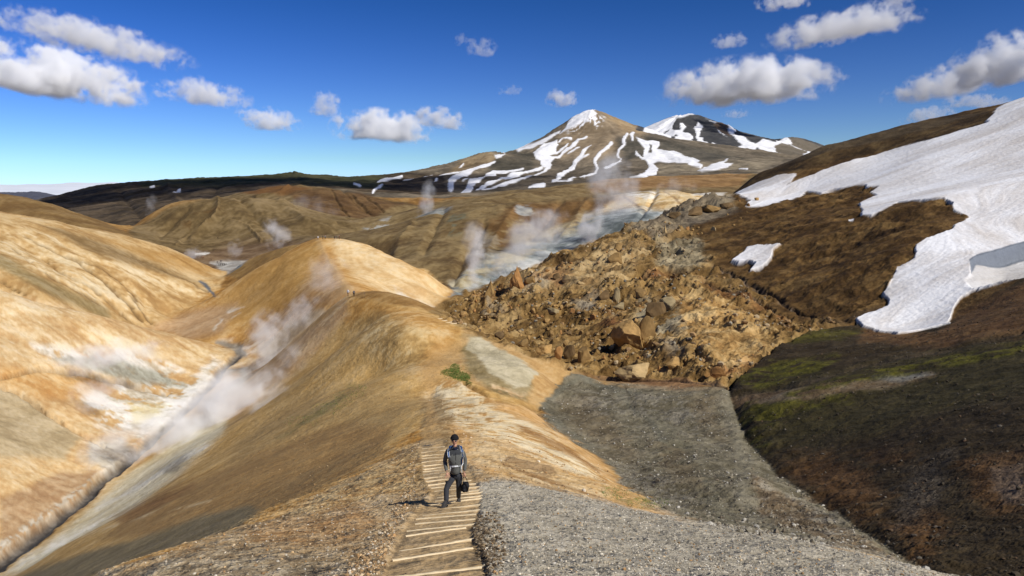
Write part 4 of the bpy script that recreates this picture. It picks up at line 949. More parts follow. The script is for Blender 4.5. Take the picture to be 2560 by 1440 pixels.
# ------------------------------------------------------------------ ground material
def ground_material():
    m = bpy.data.materials.new('ground')
    m.use_nodes = True
    nt = m.node_tree
    N, K = nt.nodes, nt.links
    bs = N['Principled BSDF']
    bs.inputs['Roughness'].default_value = 0.95
    bs.inputs['Specular IOR Level'].default_value = 0.15
    at = N.new('ShaderNodeAttribute'); at.attribute_name = 'col'
    gt = N.new('ShaderNodeAttribute'); gt.attribute_name = 'grit'
    tc = N.new('ShaderNodeTexCoord')
    def noise(scale, detail, rough=0.6):
        n = N.new('ShaderNodeTexNoise')
        n.inputs['Scale'].default_value = scale
        n.inputs['Detail'].default_value = detail
        n.inputs['Roughness'].default_value = rough
        K.new(tc.outputs['Object'], n.inputs['Vector'])
        return n.outputs['Fac']
    def mth(op, a, b=None, c=None):
        n = N.new('ShaderNodeMath'); n.operation = op
        for i, x in enumerate((a, b, c)):
            if x is None: continue
            if isinstance(x, (int, float)): n.inputs[i].default_value = x
            else: K.new(x, n.inputs[i])
        return n.outputs[0]
    n1 = noise(14.0, 3.0)
    n2 = noise(1.3, 6.0, 0.7)
    n3 = noise(0.16, 6.0, 0.7)
    n4 = noise(0.028, 7.0, 0.72)
    v = mth('ADD', mth('ADD', mth('MULTIPLY', mth('SUBTRACT', n1, 0.5), 0.8), mth('MULTIPLY', mth('SUBTRACT', n2, 0.5), 0.55)), mth('ADD', mth('MULTIPLY', mth('SUBTRACT', n3, 0.5), 0.75), mth('MULTIPLY', mth('SUBTRACT', n4, 0.5), 0.7)))
    amp = mth('MULTIPLY_ADD', gt.outputs['Fac'], 1.1, 0.55)
    k = mth('MULTIPLY_ADD', v, amp, 1.0)
    vm = N.new('ShaderNodeVectorMath'); vm.operation = 'SCALE'
    K.new(at.outputs['Color'], vm.inputs[0]); K.new(k, vm.inputs['Scale'])
    K.new(vm.outputs[0], bs.inputs['Base Color'])
    b1 = N.new('ShaderNodeBump'); b1.inputs['Strength'].default_value = 0.7; b1.inputs['Distance'].default_value = 0.035
    K.new(n1, b1.inputs['Height'])
    b2 = N.new('ShaderNodeBump'); b2.inputs['Distance'].default_value = 0.35
    K.new(n2, b2.inputs['Height']); K.new(mth('MULTIPLY_ADD', gt.outputs['Fac'], 0.55, 0.2), b2.inputs['Strength']); K.new(b1.outputs[0], b2.inputs['Normal'])
    b3 = N.new('ShaderNodeBump'); b3.inputs['Distance'].default_value = 2.2
    K.new(n3, b3.inputs['Height']); K.new(mth('MULTIPLY_ADD', gt.outputs['Fac'], 0.4, 0.22), b3.inputs['Strength']); K.new(b2.outputs[0], b3.inputs['Normal'])
    b4 = N.new('ShaderNodeBump'); b4.inputs['Distance'].default_value = 12.0; b4.inputs['Strength'].default_value = 0.16
    K.new(n4, b4.inputs['Height']); K.new(b3.outputs[0], b4.inputs['Normal'])
    K.new(b4.outputs[0], bs.inputs['Normal'])
    return m
GM = ground_material()

def snow_material():
    m = bpy.data.materials.new('snow')
    m.use_nodes = True
    nt = m.node_tree
    N, K = nt.nodes, nt.links
    bs = N['Principled BSDF']
    bs.inputs['Roughness'].default_value = 0.75
    bs.inputs['Specular IOR Level'].default_value = 0.2
    at = N.new('ShaderNodeAttribute'); at.attribute_name = 'col'
    tc = N.new('ShaderNodeTexCoord')
    n = N.new('ShaderNodeTexNoise'); n.inputs['Scale'].default_value = 0.8; n.inputs['Detail'].default_value = 5
    K.new(tc.outputs['Object'], n.inputs['Vector'])
    mr = N.new('ShaderNodeMapRange'); mr.inputs['To Min'].default_value = 0.86; mr.inputs['To Max'].default_value = 1.08
    K.new(n.outputs['Fac'], mr.inputs['Value'])
    vm = N.new('ShaderNodeVectorMath'); vm.operation = 'SCALE'
    K.new(at.outputs['Color'], vm.inputs[0]); K.new(mr.outputs[0], vm.inputs['Scale'])
    K.new(vm.outputs[0], bs.inputs['Base Color'])
    b = N.new('ShaderNodeBump'); b.inputs['Strength'].default_value = 0.5; b.inputs['Distance'].default_value = 0.5
    K.new(n.outputs['Fac'], b.inputs['Height']); K.new(b.outputs[0], bs.inputs['Normal'])
    return m
SM = snow_material()

# ------------------------------------------------------------------ cut the sheet into the named pieces of ground
IDX = np.arange(NR * NS, dtype=np.int64).reshape(NR, NS)
QUADS = np.stack([IDX[:-1, :-1], IDX[:-1, 1:], IDX[1:, 1:], IDX[1:, :-1]], -1)
def facev(a):
    return 0.25 * (a[:-1, :-1] + a[:-1, 1:] + a[1:, 1:] + a[1:, :-1])
ZONE = np.zeros((NR - 1, NS - 1), np.int16)
ZN = ['ground']
ZL = {}
fD, fU, fV = facev(Dg), facev(U), facev(V)
def zone(name, label, sel):
    if name not in ZN: ZN.append(name)
    k = ZN.index(name)
    ZL[name] = label
    ZONE[sel] = k
def fmask(mk, th=0.5):
    r, c, m = mk
    f = np.zeros((NR, NS), np.float32)
    f[r, c] = m
    return facev(f) > th
ZL['ground'] = 'stony brown and orange ridge the walking steps run down'
side = (fU < 620) & (fD < 250) & (fD > 80)
zone('hill', 'domed golden hill with people walking over its top, just past the saddle', (fD > 92) & (fD < 190) & (fU > 300) & (fU < 1450))
zone('hill.001', 'second orange hill, taller and farther, with a row of walkers on its top', (fD >= 190) & (fD < 345) & (fU > 380) & (fU < 1150))
zone('hill.002', 'orange spur with white mineral patches left of the steaming stream', fmask(mask_poly([(-400, 600), (0, 718), (250, 786), (400, 822), (570, 862), (620, 890), (330, 1140), (0, 1405), (-400, 1700)], (100, 250), 1, 0)))
zone('hill.003', 'big streaked ochre hillside at the left edge', (fD >= 205) & (fD < 430) & (fU < 560) & (ZONE == 0) | (fD >= 225) & (fD < 430) & (fU < 520) & (fV < 840) & (ZONE != 0) & (ZONE == 2) & (fU < 372))
zone('hill.004', 'brown hills behind the valley floor', (fD >= 430) & (fD < 1100) & (fU < 1085))
zone('hill.005', 'brown hill across the steaming valley below the snowy peak', (fD >= 300) & (fD < 1050) & (fU >= 820) & (ZONE == 0) & (fU < 1900) & ~fmask(mkb))
zone('plateau', 'dark flat-topped plateau on the left horizon', (fD >= 1100) & (fU < 1100))
zone('mountain', 'pointed brown mountain with streaks of snow', (fD >= 1050) & (fD < 4300) & (fU >= 1100))
zone('mountain.001', 'black rocky snow-covered volcano behind the pointed mountain', (fD >= 4300) & (fU >= 1100))
zone('scree', 'fan of grey scree in the gully right of the ridge', fmask(mkf))
zone('slope', 'dark mossy slope filling the lower right corner', fmask(mkr))
zone('boulder_slope', 'rust brown slope littered with boulders right of the domed hill', fmask(mkb))
zone('ridge', 'bare brown ridge on the skyline above the snowfield', (fD >= 330) & (fD < 1050) & (fU >= 1830) & ~fmask(mkb))
fsn = facev(SNOW)
zone('stream', 'dark narrow stream winding down the steaming ravine', fmask(mask_strip([(p[0] + 3, p[1] + 2, p[2] * .8) for p in STR], (85, 260), 2, 2)))
zone('snowfield', 'large dirty snowfield sweeping down the right-hand slope', (fsn > .5) & (fD < 900) & (fU > 1980) | (fsn > .5) & (fD > 270) & (fD < 900))
zone('snow_patch', 'small angular snow patch alone on the brown slope', (fsn > .5) & (fD < 900) & (fD > 170) & (fU < 1970) & (fV > 590))
zone('snow', 'snow streaks in the gullies of the pointed mountain', (fsn > .5) & (fD >= 900) & (fD < 4300))
zone('snow.001', 'snow covering the flanks of the black volcano', (fsn > .5) & (fD >= 4300))
Cf = np.concatenate([COL, np.ones((NR, NS, 1), np.float32)], 2).reshape(-1, 4)
Gf = GRIT.reshape(-1)
CO = np.stack([X, Y, Z], -1).reshape(-1, 3).astype(np.float32)
def nrm(a):
    return a / np.maximum(np.linalg.norm(a, axis=-1, keepdims=True), 1e-9)
P3 = np.stack([X, Y, Z], -1)
tu = np.gradient(P3, axis=1); tv = np.gradient(P3, axis=0)
VN = nrm(np.cross(tu, tv)).reshape(-1, 3).astype(np.float32)
del tu, tv, P3
for k, name in enumerate(ZN):
    qs = QUADS[ZONE == k]
    if not len(qs):
        continue
    used, inv = np.unique(qs.ravel(), return_inverse=True)
    me = bpy.data.meshes.new(name)
    me.vertices.add(len(used)); me.vertices.foreach_set('co', CO[used].ravel())
    me.loops.add(len(inv)); me.loops.foreach_set('vertex_index', inv.astype(np.int32))
    me.polygons.add(len(qs)); me.polygons.foreach_set('loop_start', np.arange(0, len(inv), 4, dtype=np.int32))
    me.polygons.foreach_set('use_smooth', np.ones(len(qs), bool))
    me.update(calc_edges=True)
    a = me.attributes.new('col', 'FLOAT_COLOR', 'POINT'); a.data.foreach_set('color', Cf[used].ravel())
    a = me.attributes.new('grit', 'FLOAT', 'POINT'); a.data.foreach_set('value', Gf[used])
    me.normals_split_custom_set_from_vertices(VN[used])
    me.materials.append(SM if name.startswith('snow') else GM)
    o = bpy.data.objects.new(name, me); C.objects.link(o)
    o['kind'] = 'structure'; o['label'] = ZL[name]
del QUADS, VN, CO


# ------------------------------------------------------------------ ice cap on the horizon
def smooth_mesh(name, verts, faces, mats, label=None, kind='structure'):
    me = bpy.data.meshes.new(name)
    me.from_pydata(verts, [], faces)
    for p in me.polygons: p.use_smooth = True
    for m in mats: me.materials.append(m)
    o = bpy.data.objects.new(name, me); C.objects.link(o)
    if kind: o['kind'] = kind
    if label: o['label'] = label
    return o
def flat_mat(name, col, rough=0.8):
    m = bpy.data.materials.new(name); m.use_nodes = True
    nt = m.node_tree; bs = nt.nodes['Principled BSDF']
    bs.inputs['Roughness'].default_value = rough
    bs.inputs['Specular IOR Level'].default_value = 0.2
    tc = nt.nodes.new('ShaderNodeTexCoord'); n = nt.nodes.new('ShaderNodeTexNoise')
    n.inputs['Scale'].default_value = 9; n.inputs['Detail'].default_value = 4
    nt.links.new(tc.outputs['Generated'], n.inputs['Vector'])
    mx = nt.nodes.new('ShaderNodeMix'); mx.data_type = 'RGBA'
    mx.inputs[6].default_value = (*[c * 0.78 for c in col], 1); mx.inputs[7].default_value = (*[min(1, c * 1.15) for c in col], 1)
    nt.links.new(n.outputs['Fac'], mx.inputs[0]); nt.links.new(mx.outputs[2], bs.inputs['Base Color'])
    return m
vs, fsx = [], []
nu, nd = 120, 24
for i in range(nd):
    for j in range(nu):
        u = -700 + j * 14.0
        D = 17000 + i * 700
        crest = 467 - 10 * math.exp(-((u - 330) / 420) ** 2) + 1.2 * math.sin(u * .021) + 0.7 * math.sin(u * .057 + 1)
        t = float(pix_t(crest))
        zt = t * 26000
        f = min(1, i / (nd * .55))
        z = -260 + (zt + 260) * (1 - (1 - f) ** 1.7) - max(0, i - nd * .55) * 30 + 14 * math.sin(u * .09 + i * 1.3) * math.sin(u * .023 + i * .8)
        p = hidden(u, D, z); vs.append(tuple(p))
for i in range(nd - 1):
    for j in range(nu - 1):
        a = i * nu + j
        fsx.append((a, a + 1, a + nu + 1, a + nu))
smooth_mesh('ice_cap', vs, fsx, [flat_mat('ice cap', (.70, .74, .80))], 'white ice cap along the far left horizon')
# low plain out to the horizon
pv = [(-90000, 8800, -300), (90000, 8800, -300), (90000, 110000, -900), (-90000, 110000, -900)]
smooth_mesh('plain', pv, [(0, 1, 2, 3)], [flat_mat('plain', (.07, .07, .06))], 'low dark plain reaching to the horizon')

# ------------------------------------------------------------------ clouds and steam
def vol_mat(name, dens, scale, lo, hi, seed, aniso=0.2, flat=0.0, color=(1, 1, 1), warp=0.35, detail=5.0, torn=2.6):
    """soft-edged cloud: noise in metres, thinning towards the edge of the unit ball it fills"""
    m = bpy.data.materials.new(name); m.use_nodes = True
    nt = m.node_tree; N, K = nt.nodes, nt.links
    N.clear()
    out = N.new('ShaderNodeOutputMaterial')
    pv = N.new('ShaderNodeVolumePrincipled')
    pv.inputs['Color'].default_value = (*color, 1)
    pv.inputs['Anisotropy'].default_value = aniso
    K.new(pv.outputs[0], out.inputs['Volume'])
    tc = N.new('ShaderNodeTexCoord')
    ge = N.new('ShaderNodeNewGeometry')
    off = N.new('ShaderNodeVectorMath'); off.operation = 'ADD'
    off.inputs[1].default_value = (seed * 731.0, seed * 417.0, seed * 93.0)
    K.new(ge.outputs['Position'], off.inputs[0])
    n = N.new('ShaderNodeTexNoise'); n.inputs['Scale'].default_value = scale; n.inputs['Detail'].default_value = detail; n.inputs['Roughness'].default_value = 0.62
    K.new(off.outputs[0], n.inputs['Vector'])
    n2 = N.new('ShaderNodeTexNoise'); n2.inputs['Scale'].default_value = scale * 0.45; n2.inputs['Detail'].default_value = 2.0
    K.new(off.outputs[0], n2.inputs['Vector'])
    ctr = N.new('ShaderNodeVectorMath'); ctr.operation = 'SUBTRACT'; ctr.inputs[1].default_value = (.5, .5, .5)
    K.new(n2.outputs['Color'], ctr.inputs[0])
    sc2 = N.new('ShaderNodeVectorMath'); sc2.operation = 'SCALE'; sc2.inputs['Scale'].default_value = warp * 2
    K.new(ctr.outputs[0], sc2.inputs[0])
    ad = N.new('ShaderNodeVectorMath'); ad.operation = 'ADD'
    K.new(tc.outputs['Object'], ad.inputs[0]); K.new(sc2.outputs[0], ad.inputs[1])
    ln = N.new('ShaderNodeVectorMath'); ln.operation = 'LENGTH'
    K.new(ad.outputs[0], ln.inputs[0])
    def mth(op, a, b=None, c=None, clamp=False):
        q = N.new('ShaderNodeMath'); q.operation = op; q.use_clamp = clamp
        for i, x in enumerate((a, b, c)):
            if x is None: continue
            if isinstance(x, (int, float)): q.inputs[i].default_value = x
            else: K.new(x, q.inputs[i])
        return q.outputs[0]
    body = mth('SUBTRACT', 0.92, ln.outputs['Value'])
    # never touch the surface of the ball itself
    ln0 = N.new('ShaderNodeVectorMath'); ln0.operation = 'LENGTH'; K.new(tc.outputs['Object'], ln0.inputs[0])
    edge = mth('MULTIPLY', mth('SUBTRACT', 1.0, ln0.outputs['Value']), 5.0, clamp=True)
    v = mth('MULTIPLY_ADD', body, 0.85, mth('MULTIPLY', mth('SUBTRACT', n.outputs['Fac'], 0.5), torn))
    mr = N.new('ShaderNodeMapRange'); mr.interpolation_type = 'SMOOTHSTEP'
    mr.inputs['From Min'].default_value = lo; mr.inputs['From Max'].default_value = hi
    K.new(v, mr.inputs['Value'])
    d = mth('MULTIPLY', mth('MULTIPLY', mr.outputs[0], edge), dens)
    if flat:
        sx = N.new('ShaderNodeSeparateXYZ'); K.new(ad.outputs[0], sx.inputs[0])
        fl = mth('MULTIPLY', mth('ADD', sx.outputs['Z'], flat), 6.0, clamp=True)
        d = mth('MULTIPLY', d, fl)
    K.new(d, pv.inputs['Density'])
    return m

ball = bpy.data.meshes.new('ball')
bm = bmesh.new(); bmesh.ops.create_icosphere(bm, subdivisions=3, radius=1.0); bm.to_mesh(ball); bm.free()

def puff(name, u, v, D, w, h, depth, mat, tilt=0.0, label='', cat='', group=None, kind=None):
    p = world_of(u, v, D)
    k = np.linalg.norm(p) / math.hypot(F, math.hypot(u - 1280, v - 720))
    me = ball.copy(); me.name = name; me.materials.clear(); me.materials.append(mat)
    o = bpy.data.objects.new(name, me); C.objects.link(o)
    o.location = p
    az = math.atan2(p[0], p[1])
    o.rotation_euler = (Matrix.Rotation(-az, 3, 'Z') @ Matrix.Rotation(R(tilt), 3, 'Y')).to_euler()
    o.scale = (w * k / 2, depth * w * k / 2, h * k / 2)
    if kind: o['kind'] = kind
    else: o['category'] = cat
    o['label'] = label
    if group: o['group'] = group
    return o

CL = [ # u, v, w, h, tilt, density factor, threshold shift, label
 (120, 192, 470, 165, 7, 1.2, .00, 'largest cloud, thick and grey-bellied, touching the left edge of the sky'),
 (235, 100, 470, 95, 10, .6, .03, 'long grey-white cloud sloping down to the right above the thick cloud at the left edge'),
 (505, 237, 240, 84, 6, .7, .03, 'medium wispy cloud just right of the thick cloud at the left edge'),
 (672, 304, 165, 72, 8, .9, .0, 'small low white cloud left of the trio of clouds over the plateau'),
 (812, 268, 95, 88, 10, .9, .02, 'small upright puff, left end of the trio over the plateau'),
 (958, 326, 260, 105, 3, 1.2, -.04, 'broadest cloud of the trio over the dark plateau'),
 (1095, 300, 160, 66, 8, .9, .0, 'small cloud, right end of the trio over the plateau'),
 (1205, 122, 80, 62, 0, .5, .05, 'faint wisp high above the middle of the scene'),
 (1160, 104, 55, 42, 0, .35, .08, 'faintest scrap of cloud left of the high wisp'),
 (1405, 250, 90, 60, 0, .9, .0, 'little round cloud just above the pointed mountain'),
 (1276, 228, 70, 36, 0, .35, .05, 'very faint smudge of cloud left of the pointed mountain'),
 (1865, 215, 430, 140, -2, 1.3, -.04, 'bright flat-bottomed cumulus above the black volcano'),
 (2060, 190, 120, 70, 0, .5, .08, 'ragged shred trailing off the right end of the bright cumulus'),
 (2110, 70, 380, 95, -7, .8, .0, 'long white cloud high above the bright cumulus'),
 (1822, 106, 95, 52, -8, .6, .02, 'small wisp left of the long high cloud'),
 (1965, 4, 150, 60, 0, .8, .0, 'cloud cut off by the top edge above the long high cloud'),
 (2235, 0, 110, 44, 0, .6, .02, 'small cloud at the top edge near the right corner'),
 (2370, 215, 300, 105, -10, .75, .02, 'ragged white cloud above the snowfield skyline'),
 (2530, 160, 300, 170, -12, 1.2, -.04, 'tall bright cloud cut off by the right edge'),
 (2445, 256, 160, 46, 4, .6, .02, 'thin streak of cloud below the ragged white cloud'),
 (2320, 292, 130, 54, -8, .7, .0, 'low small cloud resting over the brown skyline ridge'),
 (1838, 286, 80, 30, 0, .5, .04, 'tiny flat cloud between the cumulus and the black volcano'),
]
for i, (u, v, w, h, tl, df, th, lb) in enumerate(CL):
    t = max(.05, float(pix_t(v + h * .3)))
    D = min(14000, 950 / t)
    k = D / F
    sc_n = 1.0 / (h * k * 0.42)
    mt = vol_mat('cloud', 0.018 * df * (5000 / D), sc_n * 1.15, .14 + th, .58 + th, i + 1, aniso=-0.3, torn=3.2, flat=0.5, warp=.30)
    puff('cloud', u, v, D, w * 1.08, h * 1.15, 0.55, mt, tl, lb, 'cloud', 'white clouds scattered over the blue sky')

ST = [ # u, v, D, w, h, tilt, density, label
 (1186, 650, 300, 60, 200, 8, .09, 'thin upright steam column rising from the foot of the valley'),
 (1190, 590, 302, 90, 90, 0, .05, 'ragged head of steam above the thin column'),
 (1530, 480, 395, 150, 210, 12, .08, 'tallest steam plume, drifting over the bright hillside'),
 (1475, 570, 385, 70, 150, 25, .13, 'dense white puff at the root of the tallest plume'),
 (1335, 585, 375, 240, 120, -24, .065, 'broad low steam cloud in the middle of the vent valley'),
 (1290, 655, 335, 260, 110, -28, .035, 'thin veil of steam near the lower vents of the valley'),
 (560, 1020, 152, 560, 190, -34, .06, 'largest steam bank, blowing up the ridge from the stream'),
 (470, 1085, 146, 300, 150, -30, .13, 'dense root of the largest steam bank, beside the stream'),
 (300, 1100, 140, 260, 150, -34, .05, 'grey steam hanging over the stream bend'),
 (700, 1010, 132, 260, 130, -10, .025, 'faint end of the steam bank drifting over the brown flank'),
 (665, 850, 204, 120, 230, 24, .07, 'bright steam puff in the gap between the two domed hills'),
 (745, 790, 206, 170, 90, -40, .045, 'steam streaming up the edge of the nearer domed hill'),
 (820, 690, 225, 170, 120, 20, .03, 'faint haze of steam on the face of the second hill'),
 (270, 890, 172, 290, 100, -6, .07, 'low steam over the white mineral patch on the left spur'),
 (240, 985, 158, 190, 100, -10, .045, 'small steam wisp over the lower mineral patch'),
 (692, 590, 440, 80, 110, -20, .09, 'steam plume behind the crest of the second hill'),
 (482, 636, 470, 80, 42, -15, .07, 'small puff left of the boardwalk on the valley floor'),
 (588, 620, 470, 44, 60, 10, .05, 'small wisp above the boardwalk on the valley floor'),
 (630, 670, 440, 90, 46, 0, .05, 'steam spreading over the pale pool on the valley floor'),
 (1066, 510, 560, 60, 140, 8, .07, 'slender steam plume at the foot of the gullied hill'),
 (378, 516, 1150, 34, 80, 10, .03, 'distant thread of steam under the dark plateau'),
 (785, 520, 700, 150, 70, 15, .016, 'faint drifting steam in front of the brown hills'),
 (160, 1380, 98, 360, 80, -20, .045, 'low steam lying along the stream in the bottom left corner'),
 (1690, 468, 480, 120, 60, 0, .03, 'thin steam over the pale mineral slope at the valley head'),
]
for i, (u, v, D, w, h, tl, dn, lb) in enumerate(ST):
    if dn <= 0: continue
    k = D / F
    mt = vol_mat('steam', dn * 2.6 * (200 / D), 1.0 / (min(w, h) * k * 0.5), -.02, .95, torn=3.4, seed=40 + i, aniso=-0.25, color=(.99, .99, .99), warp=.45, detail=4)
    puff('steam_plume', u, v, D, w, h, 0.5 if w > h else h / w * .5, mt, tl, lb, 'steam', 'steam rising from the hot vents')


# clouds overhead, above the top of the view, whose shadows darken the plateau
for (tx, ty, h, rx, ry, dn, lb) in ((-900, 1750, 1000, 1150, 620, .004, 'wide cloud overhead, shading the dark plateau'),
):
    c = Vector((tx, ty, 0)) + sun_dir * (h / sun_dir.z)
    mt = vol_mat('cloud', dn * 3, 1 / 260, .0, .45, int(h), aniso=.3, warp=.3, detail=3)
    me = ball.copy(); me.materials.clear(); me.materials.append(mt)
    o = bpy.data.objects.new('cloud', me); C.objects.link(o)
    o.location = c; o.scale = (rx, ry, 140)
    o['category'] = 'cloud'; o['label'] = lb; o['group'] = 'white clouds scattered over the blue sky'

# ------------------------------------------------------------------ small helpers for objects
def pmat(name, col, rough=0.9, var=0.25, scale=6.0, spec=0.2, attr=False):
    m = bpy.data.materials.new(name); m.use_nodes = True
    nt = m.node_tree; N, K = nt.nodes, nt.links
    bs = N['Principled BSDF']
    bs.inputs['Roughness'].default_value = rough
    bs.inputs['Specular IOR Level'].default_value = spec
    tc = N.new('ShaderNodeTexCoord'); n = N.new('ShaderNodeTexNoise')
    n.inputs['Scale'].default_value = scale; n.inputs['Detail'].default_value = 6; n.inputs['Roughness'].default_value = .65
    K.new(tc.outputs['Object'], n.inputs['Vector'])
    mr = N.new('ShaderNodeMapRange'); mr.inputs['From Min'].default_value = .25; mr.inputs['From Max'].default_value = .75
    mr.inputs['To Min'].default_value = 1 - var; mr.inputs['To Max'].default_value = 1 + var
    K.new(n.outputs['Fac'], mr.inputs['Value'])
    vm = N.new('ShaderNodeVectorMath'); vm.operation = 'SCALE'
    if attr:
        at = N.new('ShaderNodeAttribute'); at.attribute_name = 'col'; K.new(at.outputs['Color'], vm.inputs[0])
    else:
        vm.inputs[0].default_value = col
    K.new(mr.outputs[0], vm.inputs['Scale']); K.new(vm.outputs[0], bs.inputs['Base Color'])
    b = N.new('ShaderNodeBump'); b.inputs['Strength'].default_value = .5; b.inputs['Distance'].default_value = .03 if scale > 2 else .15
    K.new(n.outputs['Fac'], b.inputs['Height']); K.new(b.outputs[0], bs.inputs['Normal'])
    return m

def obj(name, bm, mat, parent=None, smooth=True):
    me = bpy.data.meshes.new(name)
    bm.to_mesh(me); bm.free()
    if smooth:
        for p in me.polygons: p.use_smooth = True
    for m in (mat if isinstance(mat, (list, tuple)) else [mat]): me.materials.append(m)
    o = bpy.data.objects.new(name, me); C.objects.link(o)
    if parent: o.parent = parent
    return o

def tag(o, label, cat, group=None):
    o['label'] = label; o['category'] = cat
    if group: o['group'] = group
    return o

# ------------------------------------------------------------------ boulders
ROCKM = [pmat('rock', c, .95, .45, .9) for c in ((.35, .215, .08), (.25, .155, .058), (.38, .27, .13), (.15, .095, .042), (.29, .225, .12), (.33, .17, .058))]
RCN = ['ochre', 'brown', 'tan', 'dark brown', 'grey', 'rusty']

def rock_mesh(seed, sub=3, cuts=15, rough=.10, spire=0.0):
    r = random.Random(seed)
    bm = bmesh.new()
    bmesh.ops.create_icosphere(bm, subdivisions=sub, radius=1.0)
    planes = []
    for _ in range(cuts):
        n = Vector((r.gauss(0, 1), r.gauss(0, 1), r.gauss(0, .8))).normalized()
        planes.append((n, r.uniform(.45, .80)))
    off = Vector((r.uniform(0, 99), r.uniform(0, 99), r.uniform(0, 99)))
    from mathutils import noise as mn
    for v in bm.verts:
        p = v.co.copy()
        for n, d in planes:
            e = p.dot(n) - d
            if e > 0: p -= n * e * .97
        q = p.normalized()
        p *= 1 + rough * 1.4 * mn.noise(q * 1.7 + off) + rough * mn.noise(q * 4.1 + off) + rough * .6 * mn.noise(q * 9 + off)
        if spire:
            f = max(0, p.z + .3)
            k = max(.12, 1 - f * .75 * spire)
            p.x = p.x * k + .12 * f; p.y *= k; p.z *= 1 + .35 * spire * (f > 0)
        v.co = p
    me = bpy.data.meshes.new('boulder')
    bm.to_mesh(me); bm.free()
    for p in me.polygons: p.use_smooth = False
    return me
RV = [rock_mesh(i, 3, 15, .05) for i in range(9)]
RL = [rock_mesh(40 + i, 2, 11, .05) for i in range(8)]
BIG = rock_mesh(101, 4, 14, .07)
RND = rock_mesh(103, 4, 8, .07)
SPI = [rock_mesh(110 + i, 4, 6, .14, 1.0) for i in range(3)]

placed = []
def boulder(u, v, w, h, mesh, ci, label, group='boulders strewn over the rust brown slope', dmin=100, sink=.36, name='boulder', rz=None, cat='boulder'):
    p = hit(u, v, dmin)
    if p is None: return None
    k = p.length / F
    me = mesh.copy(); me.name = name
    me.materials.clear(); me.materials.append(ROCKM[ci])
    o = bpy.data.objects.new(name, me); C.objects.link(o)
    W_, H_ = w * k * .56, h * k * .60
    o.location = p + Vector((0, W_ * .3, H_ * (1 - 2 * sink)))
    o.scale = (W_, W_ * random.uniform(.7, .95), H_)
    o.rotation_euler = (random.uniform(-.15, .15), random.uniform(-.15, .15), random.uniform(0, 6.28) if rz is None else rz)
    tag(o, label, cat, group)
    placed.append((u, v, w))
    return o
NB_ = [
 (1572, 855, 100, 84, BIG, 0, 'largest boulder, a flat-faced ochre block in the middle of the boulder slope'),
 (1622, 838, 42, 62, RV[1], 1, 'broken brown block leaning on the right side of the largest boulder'),
 (1548, 775, 34, 26, RV[4], 4, 'small grey block perched behind the top of the largest boulder'),
 (1590, 942, 100, 52, RND, 2, 'long rounded olive boulder at the foot of the slope above the grey scree'),
 (1362, 882, 52, 36, RND, 0, 'smooth golden boulder peeping over the pale mineral flank'),
 (1397, 897, 26, 40, RV[2], 5, 'upright reddish brown block right of the smooth golden boulder'),
 (1425, 893, 36, 44, RV[3], 3, 'dark rough block in the shade beside the upright reddish block'),
 (1462, 905, 44, 56, RV[5], 1, 'tall brown lump at the creek bend left of the scree fan'),
 (1225, 742, 40, 50, SPI[0], 1, 'hooked rock pinnacle at the left end of the boulder slope'),
 (1288, 718, 44, 56, SPI[1], 5, 'pointed rusty pinnacle standing above the steaming valley'),
 (1325, 712, 40, 28, RV[6], 1, 'round brown boulder just right of the pointed rusty pinnacle'),
 (1513, 748, 36, 30, RV[0], 3, 'dark squat half of the split rock pair on the middle of the slope'),
 (1542, 752, 26, 42, RV[7], 4, 'upright grey half of the split rock pair on the middle of the slope'),
 (1640, 602, 16, 34, SPI[2], 4, 'thin pale rock spire high on the slope'),
 (1662, 582, 13, 22, SPI[0], 2, 'tiny rock tooth right of the thin pale spire'),
 (1382, 792, 36, 28, RV[8], 4, 'grey faceted boulder in the rubble left of the middle of the slope'),
 (1640, 790, 62, 50, RV[3], 3, 'dark craggy outcrop above and right of the largest boulder'),
 (1672, 772, 46, 36, RV[2], 4, 'grey craggy outcrop beside the dark one'),
 (1605, 740, 40, 26, RV[5], 1, 'brown crag on the ridge line left of the bright lobe'),
 (1683, 925, 42, 44, RV[4], 0, 'tan block at the foot of the slope right of the long rounded boulder'),
 (1530, 880, 30, 22, RV[6], 2, 'pale boulder below the largest boulder'),
 (1800, 945, 40, 30, RV[1], 5, 'rusty block at the sharp corner where the creeks meet'),
 (1540, 655, 44, 30, RV[0], 1, 'brown knob halfway up the slope beside the pale ground'),
 (1545, 630, 30, 26, RV[7], 1, 'smaller knob crowning the brown knob'),
 (1735, 540, 56, 30, RV[4], 3, 'dark lumpy outcrop near the top left rim of the slope'),
 (1775, 530, 60, 30, RV[8], 1, 'broad brown outcrop near the top rim of the slope'),
 (1820, 520, 46, 24, RV[5], 3, 'dark outcrop under the tip of the snowfield'),
 (1690, 545, 40, 22, RV[3], 3, 'low dark outcrop left of the lumpy outcrop'),
 (1250, 850, 30, 22, RV[2], 3, 'dark boulder just above the crest of the domed hill'),
 (1310, 868, 36, 28, RV[6], 1, 'brown boulder resting above the crest of the domed hill'),
 (1160, 790, 26, 18, RV[5], 0, 'ochre boulder near the left foot of the slope'),
 (1420, 705, 28, 18, RV[1], 2, 'tan block in the string of blocks below the valley rim'),
 (1392, 700, 24, 20, RV[3], 3, 'dark wedge in the string of blocks below the valley rim'),
 (1450, 712, 30, 14, RV[8], 2, 'flat slab at the right end of the string of blocks'),
]
for (u, v, w, h, me, ci, lb) in NB_:
    boulder(u, v, w, h, me, ci, lb, rz=random.uniform(-.5, .5))

